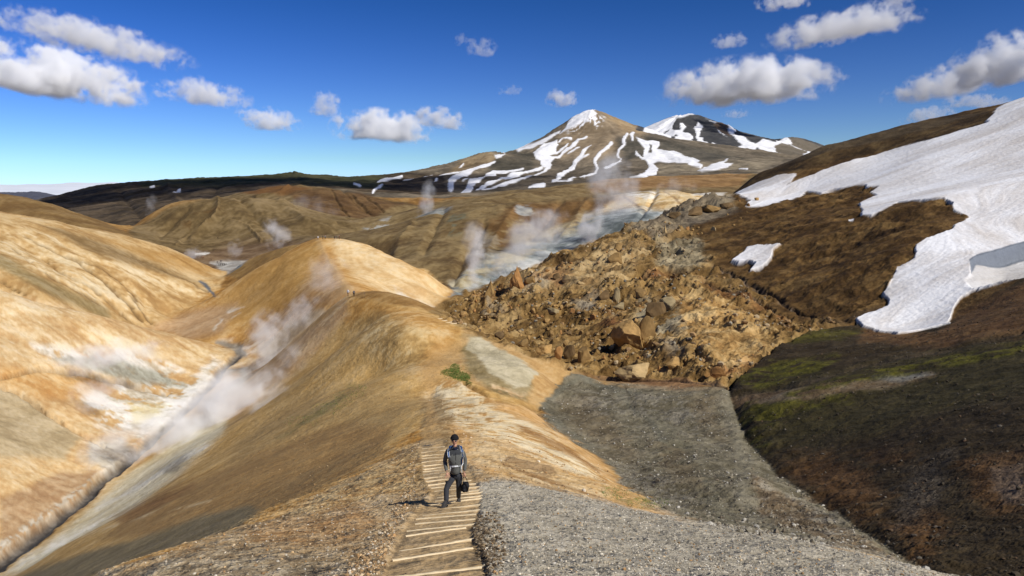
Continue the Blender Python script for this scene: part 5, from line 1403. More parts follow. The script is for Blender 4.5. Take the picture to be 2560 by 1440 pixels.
def inside(poly, x, y):
    c = False
    for i in range(len(poly)):
        x0, y0 = poly[i][:2]; x1, y1 = poly[i - 1][:2]
        if (y0 > y) != (y1 > y) and x < (x1 - x0) * (y - y0) / (y1 - y0) + x0: c = not c
    return c
ZB = [ # polygon, how many, size range px, words
 ([(1110, 760), (1230, 715), (1300, 700), (1340, 760), (1250, 830), (1150, 810)], 34, (7, 18), 'at the left foot of the slope'),
 ([(1300, 700), (1450, 650), (1500, 690), (1450, 760), (1340, 760)], 26, (6, 16), 'just below the valley rim'),
 ([(1250, 830), (1340, 760), (1450, 760), (1500, 800), (1440, 880), (1330, 870)], 46, (8, 22), 'in rubble above the domed hill crest'),
 ([(1450, 760), (1560, 720), (1650, 740), (1640, 850), (1540, 900), (1480, 870)], 28, (7, 18), 'around the largest boulder'),
 ([(1480, 900), (1640, 870), (1780, 900), (1800, 940), (1600, 935), (1450, 915)], 26, (6, 18), 'at the slope foot above grey scree'),
 ([(1500, 690), (1500, 620), (1640, 590), (1700, 640), (1660, 720), (1560, 720)], 16, (5, 13), 'on pale ground high up the slope'),
 ([(1640, 560), (1740, 510), (1900, 500), (1860, 560), (1720, 600)], 18, (6, 18), 'on the top rim by the snow'),
 ([(1860, 880), (1960, 800), (2060, 810), (1900, 900), (1820, 950)], 18, (5, 14), 'on the creek bank below brown slope'),
]
for poly, cnt, (s0, s1), words in ZB:
    xs_ = [p[0] for p in poly]; ys_ = [p[1] for p in poly]
    k = tries = 0
    while k < cnt and tries < 4000:
        tries += 1
        u, v = random.uniform(min(xs_), max(xs_)), random.uniform(min(ys_), max(ys_))
        if not inside(poly, u, v): continue
        w = s0 + (s1 - s0) * random.random() ** 2.2
        if any(abs(u - a) < (w + c) * .45 and abs(v - b) < (w + c) * .32 for a, b, c in placed): continue
        ci = random.choice((0, 0, 0, 1, 1, 1, 2, 3, 5, 5))
        big = 'mid-sized' if w > (s0 + s1) * .5 else 'small'
        boulder(u, v, w, w * random.uniform(.6, .95), random.choice(RV if w > 11 else RL), ci,
                f'{big} {RCN[ci]} boulder {words}', group=f'{big} {RCN[ci]} boulders {words}')
        k += 1

ORDW = ['leftmost', 'second', 'third', 'fourth', 'fifth', 'sixth', 'seventh', 'eighth', 'ninth', 'tenth', 'eleventh', 'twelfth', 'thirteenth', 'fourteenth', 'fifteenth', 'sixteenth', 'seventeenth', 'eighteenth', 'nineteenth', 'twentieth']
same = {}
for o in list(C.objects):
    if o.get('category') == 'boulder': same.setdefault(o['label'], []).append(o)
for lb, os_ in same.items():
    if len(os_) > 1:
        os_.sort(key=lambda q: q.location.x / q.location.y)
        for k, q in enumerate(os_):
            if k < 20: q['label'] = lb + (', leftmost of them' if k == 0 else f', {ORDW[k]} from the left')
# ------------------------------------------------------------------ loose stones, built as one sheet of rubble per area
ico = bmesh.new(); bmesh.ops.create_icosphere(ico, subdivisions=1, radius=1.0)
IV = np.array([v.co[:] for v in ico.verts]); IF = np.array([[v.index for v in f.verts] for f in ico.faces]); ico.free()
SVAR = []
for k in range(12):
    q = IV * (1 + rng.normal(0, .16, (len(IV), 1))) * rng.uniform(.6, 1.15, (1, 3))
    SVAR.append(q)
SVAR = np.array(SVAR)
P_ALL = np.stack([X, Y, Z], -1)

def stones(name, mk, count, size, cols, label, pw=1.0, sink=.35, big=2.0, thr=.5, fld=None):
    r, c, m = mk
    w = (m > thr) * (Dg[r, c] ** pw) * (1 - SNOW[r, c])
    if fld is not None:
        w = w * sstep(-.5, .6, fld[r, c])
    w = w.ravel().astype(np.float64); cw = np.cumsum(w); cw /= cw[-1]
    pick = np.searchsorted(cw, rng.random(count))
    pos = P_ALL[r, c].reshape(-1, 3)[pick].copy()
    d = pos[:, 1]
    s_ = size[0] * (size[1] / size[0]) ** (rng.random(count) ** big)
    pos[:, 0] += rng.normal(0, 1, count) * d * .0007
    pos[:, 1] += rng.normal(0, 1, count) * d * .0017
    pos[:, 2] += s_ * (.5 - sink) * .5
    sh = SVAR[rng.integers(0, 12, count)]
    a = rng.random(count) * 6.283
    ca, sa = np.cos(a)[:, None], np.sin(a)[:, None]
    x = sh[:, :, 0] * ca - sh[:, :, 1] * sa
    y = sh[:, :, 0] * sa + sh[:, :, 1] * ca
    z = sh[:, :, 2] * .75
    vv = np.stack([x, y, z], -1) * (s_ * .5)[:, None, None] + pos[:, None, :]
    nv = vv.shape[1]
    ff = (IF[None] + (np.arange(count) * nv)[:, None, None]).reshape(-1)
    me = bpy.data.meshes.new(name)
    me.vertices.add(count * nv); me.vertices.foreach_set('co', vv.astype(np.float32).ravel())
    me.loops.add(len(ff)); me.loops.foreach_set('vertex_index', ff.astype(np.int32))
    me.polygons.add(len(ff) // 3); me.polygons.foreach_set('loop_start', np.arange(0, len(ff), 3, dtype=np.int32))
    me.update(calc_edges=True)
    me.polygons.foreach_set('use_smooth', np.zeros(len(ff) // 3, bool))
    st = np.array(cols)
    cc = st[rng.integers(0, len(st), count)] * rng.uniform(.75, 1.2, (count, 1))
    cc = np.concatenate([np.repeat(cc, nv, 0), np.ones((count * nv, 1))], 1).astype(np.float32)
    at = me.attributes.new('col', 'FLOAT_COLOR', 'POINT'); at.data.foreach_set('color', cc.ravel())
    me.materials.append(STM)
    o = bpy.data.objects.new(name, me); C.objects.link(o)
    o['kind'] = 'stuff'; o['label'] = label
    return o
STM = pmat('stone', (1, 1, 1), .95, .2, 9.0, attr=True)

def minus(mk, other):
    r, c, m = mk
    f = np.zeros((NR, NS), np.float32); f[r, c] = m
    r2, c2, m2 = other
    f[r2, c2] *= (1 - m2)
    return r, c, f[r, c]
mk_fg = minus(mask_poly(FG, (5, 46), 7, 7), mask_strip(PTH, (4, 60), 2, 4))
mk_fgg = minus(mask_poly(FGG, (5, 28), 8, 8), mask_strip(PTH, (4, 60), 2, 4))
GC = [(.46, .41, .32), (.38, .34, .26), (.56, .51, .41), (.27, .235, .175), (.64, .60, .51), (.42, .36, .255)]
TC = [(.46, .32, .17), (.34, .22, .11), (.56, .44, .28), (.25, .16, .08), (.60, .52, .40), (.42, .25, .11)]
stones('gravel', mk_fgg, 34000, (.013, .06), GC, 'grey gravel covering the shoulder right of the steps', pw=.8, big=3.0)
stones('gravel', mk_fg, 20000, (.016, .075), TC + GC[:3], 'tan and orange gravel left of the steps', pw=.8, big=3.2)
stones('rubble', minus(mkf, mkr), 9000, (.05, .34), [(.20, .175, .125), (.27, .24, .18), (.40, .375, .32), (.13, .11, .08), (.17, .14, .10)], 'loose grey stones on the scree fan', pw=1.2, big=3.5, fld=NA)
stones('rubble', mkr, 7000, (.05, .38), [(.055, .044, .03), (.075, .06, .045), (.11, .095, .075), (.04, .032, .022), (.09, .058, .035)], 'dark stones scattered over the lower right slope', pw=1.2, big=3.5, fld=NB)
stones('rubble', minus(mkb, lo), 9000, (.22, 1.5), [(.32, .20, .09), (.24, .15, .07), (.38, .29, .17), (.16, .105, .055), (.27, .24, .18)], 'small rubble between the boulders', pw=1.4, big=3.2, fld=NB)
stones('pebbles', mask_poly([(1060, 980), (1400, 1090), (1650, 1270), (1400, 1230), (1180, 1180), (1100, 1080)], (18, 100), 6, 6), 1400, (.03, .22), TC, 'scattered pebbles on the golden flank', big=4)
stones('pebbles', mask_poly([(860, 760), (1100, 800), (1180, 830), (1050, 980), (960, 1150), (700, 1290), (560, 1150), (700, 900)], (42, 184), 6, 6), 1500, (.03, .22), [(.34, .22, .10), (.26, .165, .075), (.42, .30, .16)], 'scattered pebbles on the domed hill', big=5)
# crumbly clods along the right edge of the steps
mk_cl = mask_poly([(1190, 1285), (1240, 1285), (1262, 1330), (1265, 1420), (1215, 1445), (1180, 1370)], (6, 18), 10, 10)
stones('clods', mk_cl, 800, (.02, .10), [(.16, .115, .065), (.10, .07, .04), (.26, .205, .135), (.07, .048, .028)], 'crumbling dark clods along the right edge of the steps', big=2)
mk_cl = mask_strip([(1040, 1115, 8), (1030, 1180, 9), (1020, 1240, 14), (985, 1300, 18), (950, 1370, 26), (900, 1440, 40)], (6, 45), 6, 6)
stones('clods', mk_cl, 1500, (.03, .10), TC + [(.18, .12, .065)], 'crumbly tan clods along the left edge of the steps', big=2.4)

# ------------------------------------------------------------------ step boards
WOOD = pmat('weathered wood', (.66, .54, .35), .85, .22, 5.0)
WOODG = pmat('greyed wood', (.46, .44, .38), .85, .25, 5.0)
ST_ = [ # left end, right end (photo pixels)
 ((952, 1441), (1221, 1409)), ((981, 1405), (1182, 1372)), ((998, 1379), (1195, 1345)), ((1014, 1343), (1165, 1322)), ((1017, 1330), (1187, 1311)),
 ((1038, 1313), (1188, 1301)), ((1040, 1301), (1190, 1289)), ((1057, 1290), (1206, 1274)), ((1080, 1275), (1207, 1260)), ((1076, 1264), (1205, 1246)),
 ((1088, 1254), (1207, 1239)), ((1092, 1246), (1207, 1231)), ((1090, 1238), (1204, 1224)), ((1086, 1230), (1200, 1217)), ((1078, 1222), (1190, 1211)),
 ((1070, 1214), (1178, 1203)), ((1064, 1205), (1168, 1195)), ((1060, 1197), (1156, 1187)), ((1058, 1189), (1148, 1180)), ((1057, 1181), (1142, 1173)),
 ((1056, 1173), (1138, 1165)), ((1055, 1165), (1134, 1158)), ((1054, 1157), (1128, 1150)), ((1054, 1149), (1124, 1143)), ((1053, 1141), (1120, 1135)),
 ((1053, 1133), (1116, 1127)), ((1055, 1124), (1112, 1118)), ((1055, 1115), (1108, 1108)),
]
ORD = ['first', 'second', 'third', 'fourth', 'fifth', 'sixth', 'seventh', 'eighth', 'ninth', 'tenth', 'eleventh', 'twelfth', 'thirteenth', 'fourteenth', 'fifteenth', 'sixteenth', 'seventeenth', 'eighteenth']
def board(a, b, i):
    p, q = hit(*a, 6.5), hit(*b, 6.5)
    if p is None or q is None: return
    mid = (p + q) / 2
    d = q - p
    Ln = d.length
    bm = bmesh.new()
    n = 14
    wd = .05
    rings = []
    for k in range(n + 1):
        x = (k / n - .5) * Ln
        j = .003 * math.sin(k * 1.1 + i) + .002 * math.sin(k * 2.9 + i * 2)
        rings.append([bm.verts.new((x, y + j, z + j * .7)) for y, z in ((-wd / 2, -.16), (-wd / 2, -.012), (-wd / 2 + .012, 0), (wd / 2 - .012, 0), (wd / 2, -.012), (wd / 2, -.16))])
    for r0, r1 in zip(rings[:-1], rings[1:]):
        for k in range(6):
            bm.faces.new((r0[k], r0[(k + 1) % 6], r1[(k + 1) % 6], r1[k]))
    bm.faces.new(rings[0][::-1]); bm.faces.new(rings[-1])
    bmesh.ops.recalc_face_normals(bm, faces=bm.faces)
    o = obj('step_board', bm, WOOD, smooth=False)
    zx = math.atan2(d.z, math.hypot(d.x, d.y))
    o.rotation_euler = (0, -zx, math.atan2(d.y, d.x))
    gz = sum(ground_z(p.x + d.x * t, p.y + d.y * t) - (p.z + d.z * t) for t in (.1, .3, .5, .7, .9)) / 5
    o.location = mid + Vector((0, 0, gz + .022))
    if i < 10: lb = f'weathered wooden step board, {ORD[i]} from the bottom edge of the photo'
    elif i < 14: lb = f'wooden step board just behind the hiker, {ORD[i - 9]} one down from his front foot'
    else: lb = f'narrow wooden step board, {ORD[27 - i]} from the far end of the flight'
    tag(o, lb, 'step', 'wooden boards holding the steps of the path')
for i, (a, b) in enumerate(ST_):
    board(a, b, i)
# short boards on the far shoulder of the dome
for i, (u, v) in enumerate(((1098, 798), (1110, 803), (1122, 808), (1134, 813))):
    p = hit(u, v, 100)
    if p is None: continue
    bm = bmesh.new(); bmesh.ops.create_cube(bm, size=1); bmesh.ops.bevel(bm, geom=bm.edges[:], offset=.08, segments=1)
    o = obj('step_board', bm, WOOD, smooth=False); o.location = p + Vector((0, 0, .05)); o.scale = (1.2, .12, .14); o.rotation_euler = (0, 0, .5)
    tag(o, f'tiny step board on the crest path of the domed hill, {ORD[i]} from the left', 'step', 'wooden boards holding the steps of the path')

# ------------------------------------------------------------------ grass
def grass(name, spots, label, h=(.10, .28)):
    vv, ff, cc = [], [], []
    for (u, v, du, dv, cnt, dm) in spots:
        for _ in range(cnt):
            a, r_ = random.uniform(0, 6.283), math.sqrt(random.random())
            p = hit(u + math.cos(a) * r_ * du, v + math.sin(a) * r_ * dv, dm)
            if p is None: continue
            hh = random.uniform(*h); w = hh * .22
            for _b in range(5):
                b = random.uniform(0, 6.283); ln = random.uniform(.1, .6) * hh
                q = p + Vector((random.uniform(-.1, .1), random.uniform(-.1, .1), -.02))
                t = q + Vector((math.cos(b) * ln, math.sin(b) * ln, hh * random.uniform(.6, 1)))
                s_ = Vector((-math.sin(b), math.cos(b), 0)) * w
                k = len(vv)
                vv += [tuple(q - s_), tuple(q + s_), tuple((q + t) / 2 + s_ * .8 + Vector((0, 0, hh * .1))), tuple(t)]
                ff += [(k, k + 1, k + 2, k + 3)]
    me = bpy.data.meshes.new(name); me.from_pydata(vv, [], ff)
    me.materials.append(GRM)
    o = bpy.data.objects.new(name, me); C.objects.link(o); o['kind'] = 'stuff'; o['label'] = label
GRM = pmat('grass', (.15, .20, .045), .8, .45, 1.5)
grass('grass', [(1128, 932, 24, 9, 600, 80), (1137, 922, 12, 12, 400, 80), (1150, 941, 24, 9, 640, 80), (1162, 948, 14, 8, 320, 80), (1174, 960, 8, 5, 40, 80), (1140, 934, 40, 20, 120, 80)], 'bright green tuft of grass beside the trodden path at the saddle', (.05, .17))
grass('grass', [(895, 975, 22, 20, 90, 60), (860, 998, 34, 18, 120, 60), (820, 1022, 40, 16, 100, 60), (760, 1055, 50, 16, 80, 60)], 'sparse dark grass on the brown left flank', (.05, .13))
grass('grass', [(1540, 1232, 40, 16, 160, 22), (1620, 1258, 55, 14, 200, 22)], 'thin grass where the golden flank meets the scree', (.03, .07))

# ------------------------------------------------------------------ marker post
def post(u, v, D, h, label):
    p = hit(u, v, D)
    t = bpy.data.objects.new('marker_post', None); C.objects.link(t); t.location = p; tag(t, label, 'post')
    bm = bmesh.new(); bmesh.ops.create_cone(bm, segments=8, radius1=.05, radius2=.04, depth=h + .3, cap_ends=True)
    bmesh.ops.translate(bm, verts=bm.verts, vec=(0, 0, (h - .3) / 2))
    obj('stake', bm, PM1, t)
    bm = bmesh.new(); bmesh.ops.create_cube(bm, size=1); bmesh.ops.scale(bm, verts=bm.verts, vec=(.34, .05, .22)); bmesh.ops.translate(bm, verts=bm.verts, vec=(-.08, -.07, h - .1))
    bmesh.ops.bevel(bm, geom=bm.edges[:], offset=.01, segments=1)
    obj('plate', bm, PM1, t, smooth=False)
PM1 = pmat('old wood', (.22, .15, .08), .9, .2, 4)
post(912, 745, 150, 1.25, 'thin wooden trail marker post on the crest of the domed hill')

# ------------------------------------------------------------------ boardwalk on the valley floor
pA = hit(556, 664, 380)
if pA is not None:
    t = bpy.data.objects.new('viewing_platform', None); C.objects.link(t); t.location = pA; t.rotation_euler = (0, 0, -.25)
    tag(t, 'dark wooden viewing platform by the pale pool on the valley floor', 'platform')
    DKW = pmat('dark wood', (.045, .035, .028), .9, .2, 2)
    for k in range(14):
        bm = bmesh.new(); bmesh.ops.create_cube(bm, size=1); bmesh.ops.scale(bm, verts=bm.verts, vec=(.30, 1.8, .06)); bmesh.ops.translate(bm, verts=bm.verts, vec=(-2.2 + k * .34, 0, .42))
        obj('plank', bm, DKW, t, smooth=False)
    for sx in (-2.2, -.7, .8, 2.2):
        for sy in (-.85, .85):
            bm = bmesh.new(); bmesh.ops.create_cone(bm, segments=6, radius1=.07, radius2=.07, depth=1.9, cap_ends=True); bmesh.ops.translate(bm, verts=bm.verts, vec=(sx, sy, .45))
            obj('post', bm, DKW, t)
    for sy in (-.85, .85):
        for hz in (.95, 1.35):
            bm = bmesh.new(); bmesh.ops.create_cube(bm, size=1); bmesh.ops.scale(bm, verts=bm.verts, vec=(4.6, .08, .10)); bmesh.ops.translate(bm, verts=bm.verts, vec=(0, sy, hz))
            obj('rail', bm, DKW, t, smooth=False)

# ------------------------------------------------------------------ people
def skin_mesh(name, chains, sub=2, keep=None):
    """a surface grown round a skeleton: chains of (point, radius); equal points are shared"""
    vs, es, rad, key = [], [], [], {}
    def vid(p, r):
        k = tuple(round(c, 4) for c in p)
        if k not in key:
            key[k] = len(vs); vs.append(p); rad.append(r)
        return key[k]
    for ch in chains:
        ids = [vid(p, r) for p, r in ch]
        for a, b in zip(ids[:-1], ids[1:]):
            if (a, b) not in es and (b, a) not in es: es.append((a, b))
    me = bpy.data.meshes.new(name + '_skeleton')
    me.from_pydata([tuple(v) for v in vs], es, [])
    o = bpy.data.objects.new(name + '_skeleton', me); C.objects.link(o)
    o.modifiers.new('skin', 'SKIN')
    for i, d in enumerate(me.skin_vertices[0].data if me.skin_vertices else []):
        d.radius = rad[i] if isinstance(rad[i], tuple) else (rad[i], rad[i])
        d.use_root = i == 0
    ss = o.modifiers.new('sub', 'SUBSURF'); ss.levels = sub; ss.render_levels = sub
    dg = bpy.context.evaluated_depsgraph_get(); dg.update()
    out = bpy.data.meshes.new_from_object(o.evaluated_get(dg))
    out.name = name
    bpy.data.objects.remove(o); bpy.data.meshes.remove(me)
    for p in out.polygons: p.use_smooth = True
    return out

def link(name, me, mat, parent=None):
    me.materials.clear()
    for m in (mat if isinstance(mat, (list, tuple)) else [mat]): me.materials.append(m)
    o = bpy.data.objects.new(name, me); C.objects.link(o)
    if parent: o.parent = parent
    return o

# a small walker, built once per pose, one mesh
SK = pmat('skin', (.52, .29, .19), .6, .08, 20)
def walker_mesh(stride=.18, lean=.05, arms=.12):
    V_ = lambda *a: Vector(a)
    hip, chest, neck = V_(0, 0, .95), V_(0, -lean, 1.38), V_(0, -lean * 1.4, 1.50)
    ch = [[(hip, (.17, .13)), (V_(0, -lean * .5, 1.15), (.16, .12)), (chest, (.20, .13)), (neck, .065), (V_(0, -lean * 1.8, 1.62), (.095, .105)), (V_(0, -lean * 1.8, 1.72), (.085, .095))]]
    for s_ in (-1, 1):
        ch.append([(hip, (.17, .13)), (V_(s_ * .10, 0, .86), .10), (V_(s_ * .11, -s_ * stride * .6 - .03, .48), .07), (V_(s_ * .11, s_ * -stride, .09), .052), (V_(s_ * .12, s_ * -stride - .16, .04), .045)])
        ch.append([(chest, (.20, .13)), (V_(s_ * .22, -lean, 1.38), .068), (V_(s_ * (.24 + arms), -lean + .02, 1.10), .05), (V_(s_ * (.20 + arms), -lean - .10, .86), .04), (V_(s_ * (.19 + arms), -lean - .14, .78), .035)])
    me = skin_mesh('walker', ch, 1)
    return me
WM = [walker_mesh(.18), walker_mesh(.05, .12, .04), walker_mesh(.28, .08, .0)]
CLOTH = {n: pmat(n, c, .9, .12, 8) for n, c in dict(white=(.72, .72, .72), black=(.018, .018, .022), navy=(.03, .04, .07), brown=(.11, .06, .035), grey=(.16, .16, .17), red=(.25, .04, .035), blue=(.05, .09, .20), hair=(.05, .03, .02)).items()}
def walker(u, v, dmin, px, top, legs, head, label, pose=0, rz=0.0, group='walkers far off along the trail', pack=None):
    p = hit(u, v, dmin)
    if p is None: return
    me = WM[pose].copy(); me.name = 'person'
    me.materials.clear()
    for m in (CLOTH[legs], CLOTH[top], SK, CLOTH[head]): me.materials.append(m)
    for f in me.polygons:
        z = f.center.z
        f.material_index = 0 if z < .93 else 3 if z > 1.66 else 2 if z > 1.50 else 1
        if abs(f.center.x) > .2 and z < .86 and z > .7: f.material_index = 2
    if pack:
        bm = bmesh.new(); bm.from_mesh(me)
        r_ = bmesh.ops.create_icosphere(bm, subdivisions=2, radius=1)
        bmesh.ops.scale(bm, verts=r_['verts'], vec=(.17, .12, .27)); bmesh.ops.translate(bm, verts=r_['verts'], vec=(0, .16, 1.22))
        me.materials.append(CLOTH[pack])
        for vv in r_['verts']:
            for f in vv.link_faces: f.material_index = 4; f.smooth = True
        bm.to_mesh(me); bm.free()
    o = bpy.data.objects.new('person', me); C.objects.link(o)
    k = px * p.length / F / 1.77
    o.scale = (k, k, k)
    o.location = p + Vector((0, 0, -.02)); o.rotation_euler = (0, 0, rz)
    tag(o, label, 'person', group)
walker(870, 741, 150, 18.5, 'white', 'brown', 'hair', 'walker in a white top and brown trousers on the crest of the domed hill', 0, 2.6)
walker(885, 742, 150, 16.5, 'black', 'black', 'hair', 'walker in dark clothes with a pack, beside the one in white on the domed hill', 1, 3.3, pack='grey')
for (u, v, px, a, b, c, lb, po) in (
    (795, 600, 10, 'white', 'grey', 'hair', 'walker in a white top, leftmost of the row on the second hill', 0),
    (807, 599.5, 11, 'navy', 'black', 'black', 'walker in dark blue, left one of the close pair on the second hill', 1),
    (813, 599, 10.5, 'grey', 'black', 'hair', 'walker in grey, right one of the close pair on the second hill', 0),
    (836, 598.5, 9, 'black', 'black', 'black', 'walker in black, left end of the knot of four on the second hill', 1),
    (840.5, 598.5, 9.5, 'navy', 'navy', 'hair', 'walker in navy, second from the left in the knot of four', 0),
    (845, 598.5, 10, 'grey', 'black', 'black', 'walker in grey, second from the right in the knot of four', 2),
    (849, 599, 9, 'red', 'black', 'white', 'walker in dark red, right end of the knot of four on the second hill', 0)):
    walker(u, v, 290, px, a, b, c, lb, po, random.uniform(0, 6))
for (u, v, px, a, lb) in (
    (545, 598, 5.5, 'black', 'lone walker alone on the path up the brown hill'),
    (495, 648, 5, 'brown', 'walker farthest left on the valley floor'),
    (508, 648, 5, 'red', 'walker in a reddish top on the valley floor'),
    (528, 652, 5.5, 'black', 'walker between the reddish one and the viewing platform'),
    (543, 659, 6.5, 'black', 'dark figure standing just left of the viewing platform'),
    (551, 657, 6.5, 'black', 'left one of two figures standing on the viewing platform'),
    (554.5, 657, 6.5, 'navy', 'right one of two figures standing on the viewing platform')):
    walker(u, v, 380, px, a, 'black', 'black', lb, random.randrange(3), random.uniform(0, 6))


# ------------------------------------------------------------------ the hiker on the steps
fA = hit(1112, 1269, 10)
fB = hit(1147, 1254, 10)
DH = (fA.y + fB.y) / 2
def J(u, v, dd=0.0):
    return Vector(world_of(u, v, DH + dd))
hik = bpy.data.objects.new('person', None); C.objects.link(hik)
hik.location = (fA + fB) / 2
tag(hik, 'smiling hiker in a grey jacket, black beanie and sunglasses climbing the wooden steps', 'person')
HO = hik.location.copy()
def Lc(p): return p - HO
hipc = J(1139, 1186, .02)
hipR, hipL = J(1131, 1189, -.02), J(1148, 1188, .05)
kneeR, kneeL = J(1116, 1222, -.22), J(1147, 1219, .02)
ankR, ankL = fA + Vector((.03, .10, .10)), fB + Vector((-.01, .05, .10))
waist = J(1138, 1165, -.03)
chest = J(1137, 1135, -.12)
shR, shL = J(1119, 1126, -.10), J(1155, 1125, -.10)
neck0, neck1 = J(1137, 1119, -.13), J(1137, 1109, -.17)
elR, elL = J(1112, 1153, -.06), J(1163, 1150, -.02)
wrR, wrL = J(1117, 1180, -.24), J(1161, 1180, -.08)
headc = J(1136.5, 1099.5, -.21)
M_SK = SK
M_JK = pmat('grey fleece', (.115, .118, .108), .95, .12, 30)
M_DK = pmat('dark fleece', (.045, .048, .052), .95, .12, 30)
M_TR = pmat('charcoal trousers', (.036, .038, .044), .9, .15, 14)
M_BT = pmat('boot leather', (.045, .043, .042), .7, .15, 20)
M_BN = pmat('black knit', (.012, .012, .013), .95, .15, 60)
M_GL = pmat('sunglasses', (.006, .006, .007), .15, 0, 1, spec=.6)
M_BL = pmat('blue nylon', (.03, .10, .27), .6, .12, 20)
M_WH = pmat('white webbing', (.68, .70, .70), .8, .08, 30)
M_BG = pmat('black nylon', (.010, .010, .012), .6, .2, 20)
M_BS = pmat('navy shirt', (.018, .024, .06), .9, .1, 20)
M_LP = pmat('lips', (.34, .10, .08), .5, .05, 20)

chains = [
 [(Lc(hipc), (.06, .05)), (Lc(waist), (.08, .06)), (Lc(chest), (.12, .085)), (Lc(neck0), .055), (Lc(neck1), .055)],
]
for h_, k_, a_ in ((hipR, kneeR, ankR), (hipL, kneeL, ankL)):
    chains.append([(Lc(hipc), (.06, .05)), (Lc(h_), .05), (Lc(k_), .05), (Lc(a_), .038)])
for s_, e_, w_ in ((shR, elR, wrR), (shL, elL, wrL)):
    chains.append([(Lc(chest), (.12, .085)), (Lc(s_), .05), (Lc(e_), .036), (Lc(w_), .027)])
body = skin_mesh('body', chains, 2)
bm = bmesh.new(); bm.from_mesh(body)
# head
r_ = bmesh.ops.create_uvsphere(bm, u_segments=28, v_segments=20, radius=1)
hc = Lc(headc)
for v in r_['verts']:
    p = v.co.copy()
    x, y, z = p
    fr_ = max(0, -y)
    X_ = x * .084 * (1 - .20 * max(0, -z)); Y_ = y * .104; Z_ = z * .124
    if abs(x) < .30 and fr_ > .5 and -.35 < z < .2:      # nose
        Y_ -= .024 * (1 - abs(x) / .30) * (1 - abs(z + .12) / .4 if abs(z + .12) < .4 else 0)
    if abs(x) < .45 and fr_ > .4 and z < -.65: Y_ -= .010          # chin
    if .12 < z < .3 and abs(x) < .6 and fr_ > .5: Y_ -= .005       # brow
    if -.02 < z < .12 and .15 < abs(x) < .55 and fr_ > .5: Y_ += .006   # eye sockets
    v.co = Vector((X_, Y_, Z_)) + hc
for sx in (-1, 1):                                       # ears
    r2 = bmesh.ops.create_uvsphere(bm, u_segments=10, v_segments=8, radius=1)
    for v in r2['verts']:
        v.co = Vector((v.co.x * .012 + sx * .078, v.co.y * .022 + .005, v.co.z * .032 - .008)) + hc
def hand(bm, wr, elb, side, spread, curl):
    """palm, four fingers of different lengths and a thumb from the side of the palm, all hanging from one wrist"""
    d = (wr - elb).normalized()
    d = (d + Vector((0, 0, -.55))).normalized()
    across = Vector((1, -.15, 0)); across = (across - d * across.dot(d)).normalized()
    nrm_ = d.cross(across)
    if nrm_.y > 0: nrm_ = -nrm_
    ch = []
    pc = wr + d * .055
    ch.append([(wr, (.026, .022)), (pc, (.040, .018))])
    for i, ln in enumerate((.078, .088, .082, .062)):
        off = across * ((i - 1.5) * .021)
        b0 = pc + off + d * .028
        j1 = b0 + d * ln * .42 + across * ((i - 1.5) * spread * .012)
        j2 = j1 + (d + nrm_ * curl * -.5).normalized() * ln * .33 + across * ((i - 1.5) * spread * .006)
        j3 = j2 + (d + nrm_ * curl * -1.3).normalized() * ln * .25
        ch.append([(pc, (.040, .018)), (b0, .0105), (j1, .0095), (j2, .0088), (j3, .0075)])
    t0 = wr + d * .030 + across * side * .030
    t1 = t0 + (across * side + d * .8).normalized() * .034
    t2 = t1 + (across * side * .45 + d).normalized() * .030
    ch.append([(wr, (.026, .022)), (t0, .014), (t1, .0115), (t2, .0095)])
    me = skin_mesh('hand', ch, 2)
    k = len(bm.verts)
    bm.from_mesh(me); bpy.data.meshes.remove(me)
    return pc, d
pR, dR_ = hand(bm, Lc(wrR), Lc(elR), 1, 1.2, .25)
pL, dL_ = hand(bm, Lc(wrL), Lc(elL), -1, .2, 1.3)
for f in bm.faces: f.smooth = True
bm.to_mesh(body); bm.free()
link('body', body, M_SK, hik)

# jacket: torso and sleeves as one garment
hem = Lc(J(1139, 1186, -.03))
jk = [[(hem, (.225, .17)), (Lc(waist), (.225, .16)), (Lc(J(1138, 1150, -.09)), (.225, .155)), (Lc(chest), (.225, .15)), (Lc(J(1137, 1124, -.13)), (.15, .11)), (Lc(J(1137, 1115, -.15)), (.078, .078))]]
for s_, e_, w_ in ((shR, elR, wrR), (shL, elL, wrL)):
    s2 = s_ + Vector((0, 0, -.02))
    cuff = w_ + (e_ - w_) * .06
    jk.append([(Lc(chest), (.20, .135)), (Lc(s2), .080), (Lc(s2 + (e_ - s2) * .5), .068), (Lc(e_), .060), (Lc(e_ + (w_ - e_) * .5), .052), (Lc(cuff), .043)])
me = skin_mesh('jacket', jk, 2)
zy = Lc(J(1137, 1128, 0)).z
me.materials.clear(); me.materials.append(M_JK); me.materials.append(M_DK)
for f in me.polygons:
    if f.center.z > zy and abs(f.center.x - Lc(chest).x) < .17: f.material_index = 1
o = bpy.data.objects.new('jacket', me); C.objects.link(o); o.parent = hik
# trousers
tr = [[(Lc(waist), (.14, .10)), (Lc(hipc) + Vector((0, 0, .04)), (.17, .125)), (Lc(hipc), (.170, .125))]]
for h_, k_, a_ in ((hipR, kneeR, ankR), (hipL, kneeL, ankL)):
    tr.append([(Lc(hipc), (.170, .125)), (Lc(h_) + Vector((0, 0, -.05)), .108), (Lc(h_ + (k_ - h_) * .55), .088), (Lc(k_), .075), (Lc(k_ + (a_ - k_) * .5), .070), (Lc(a_) + Vector((0, 0, .0)), .064)])
link('trousers', skin_mesh('trousers', tr, 2), M_TR, hik)
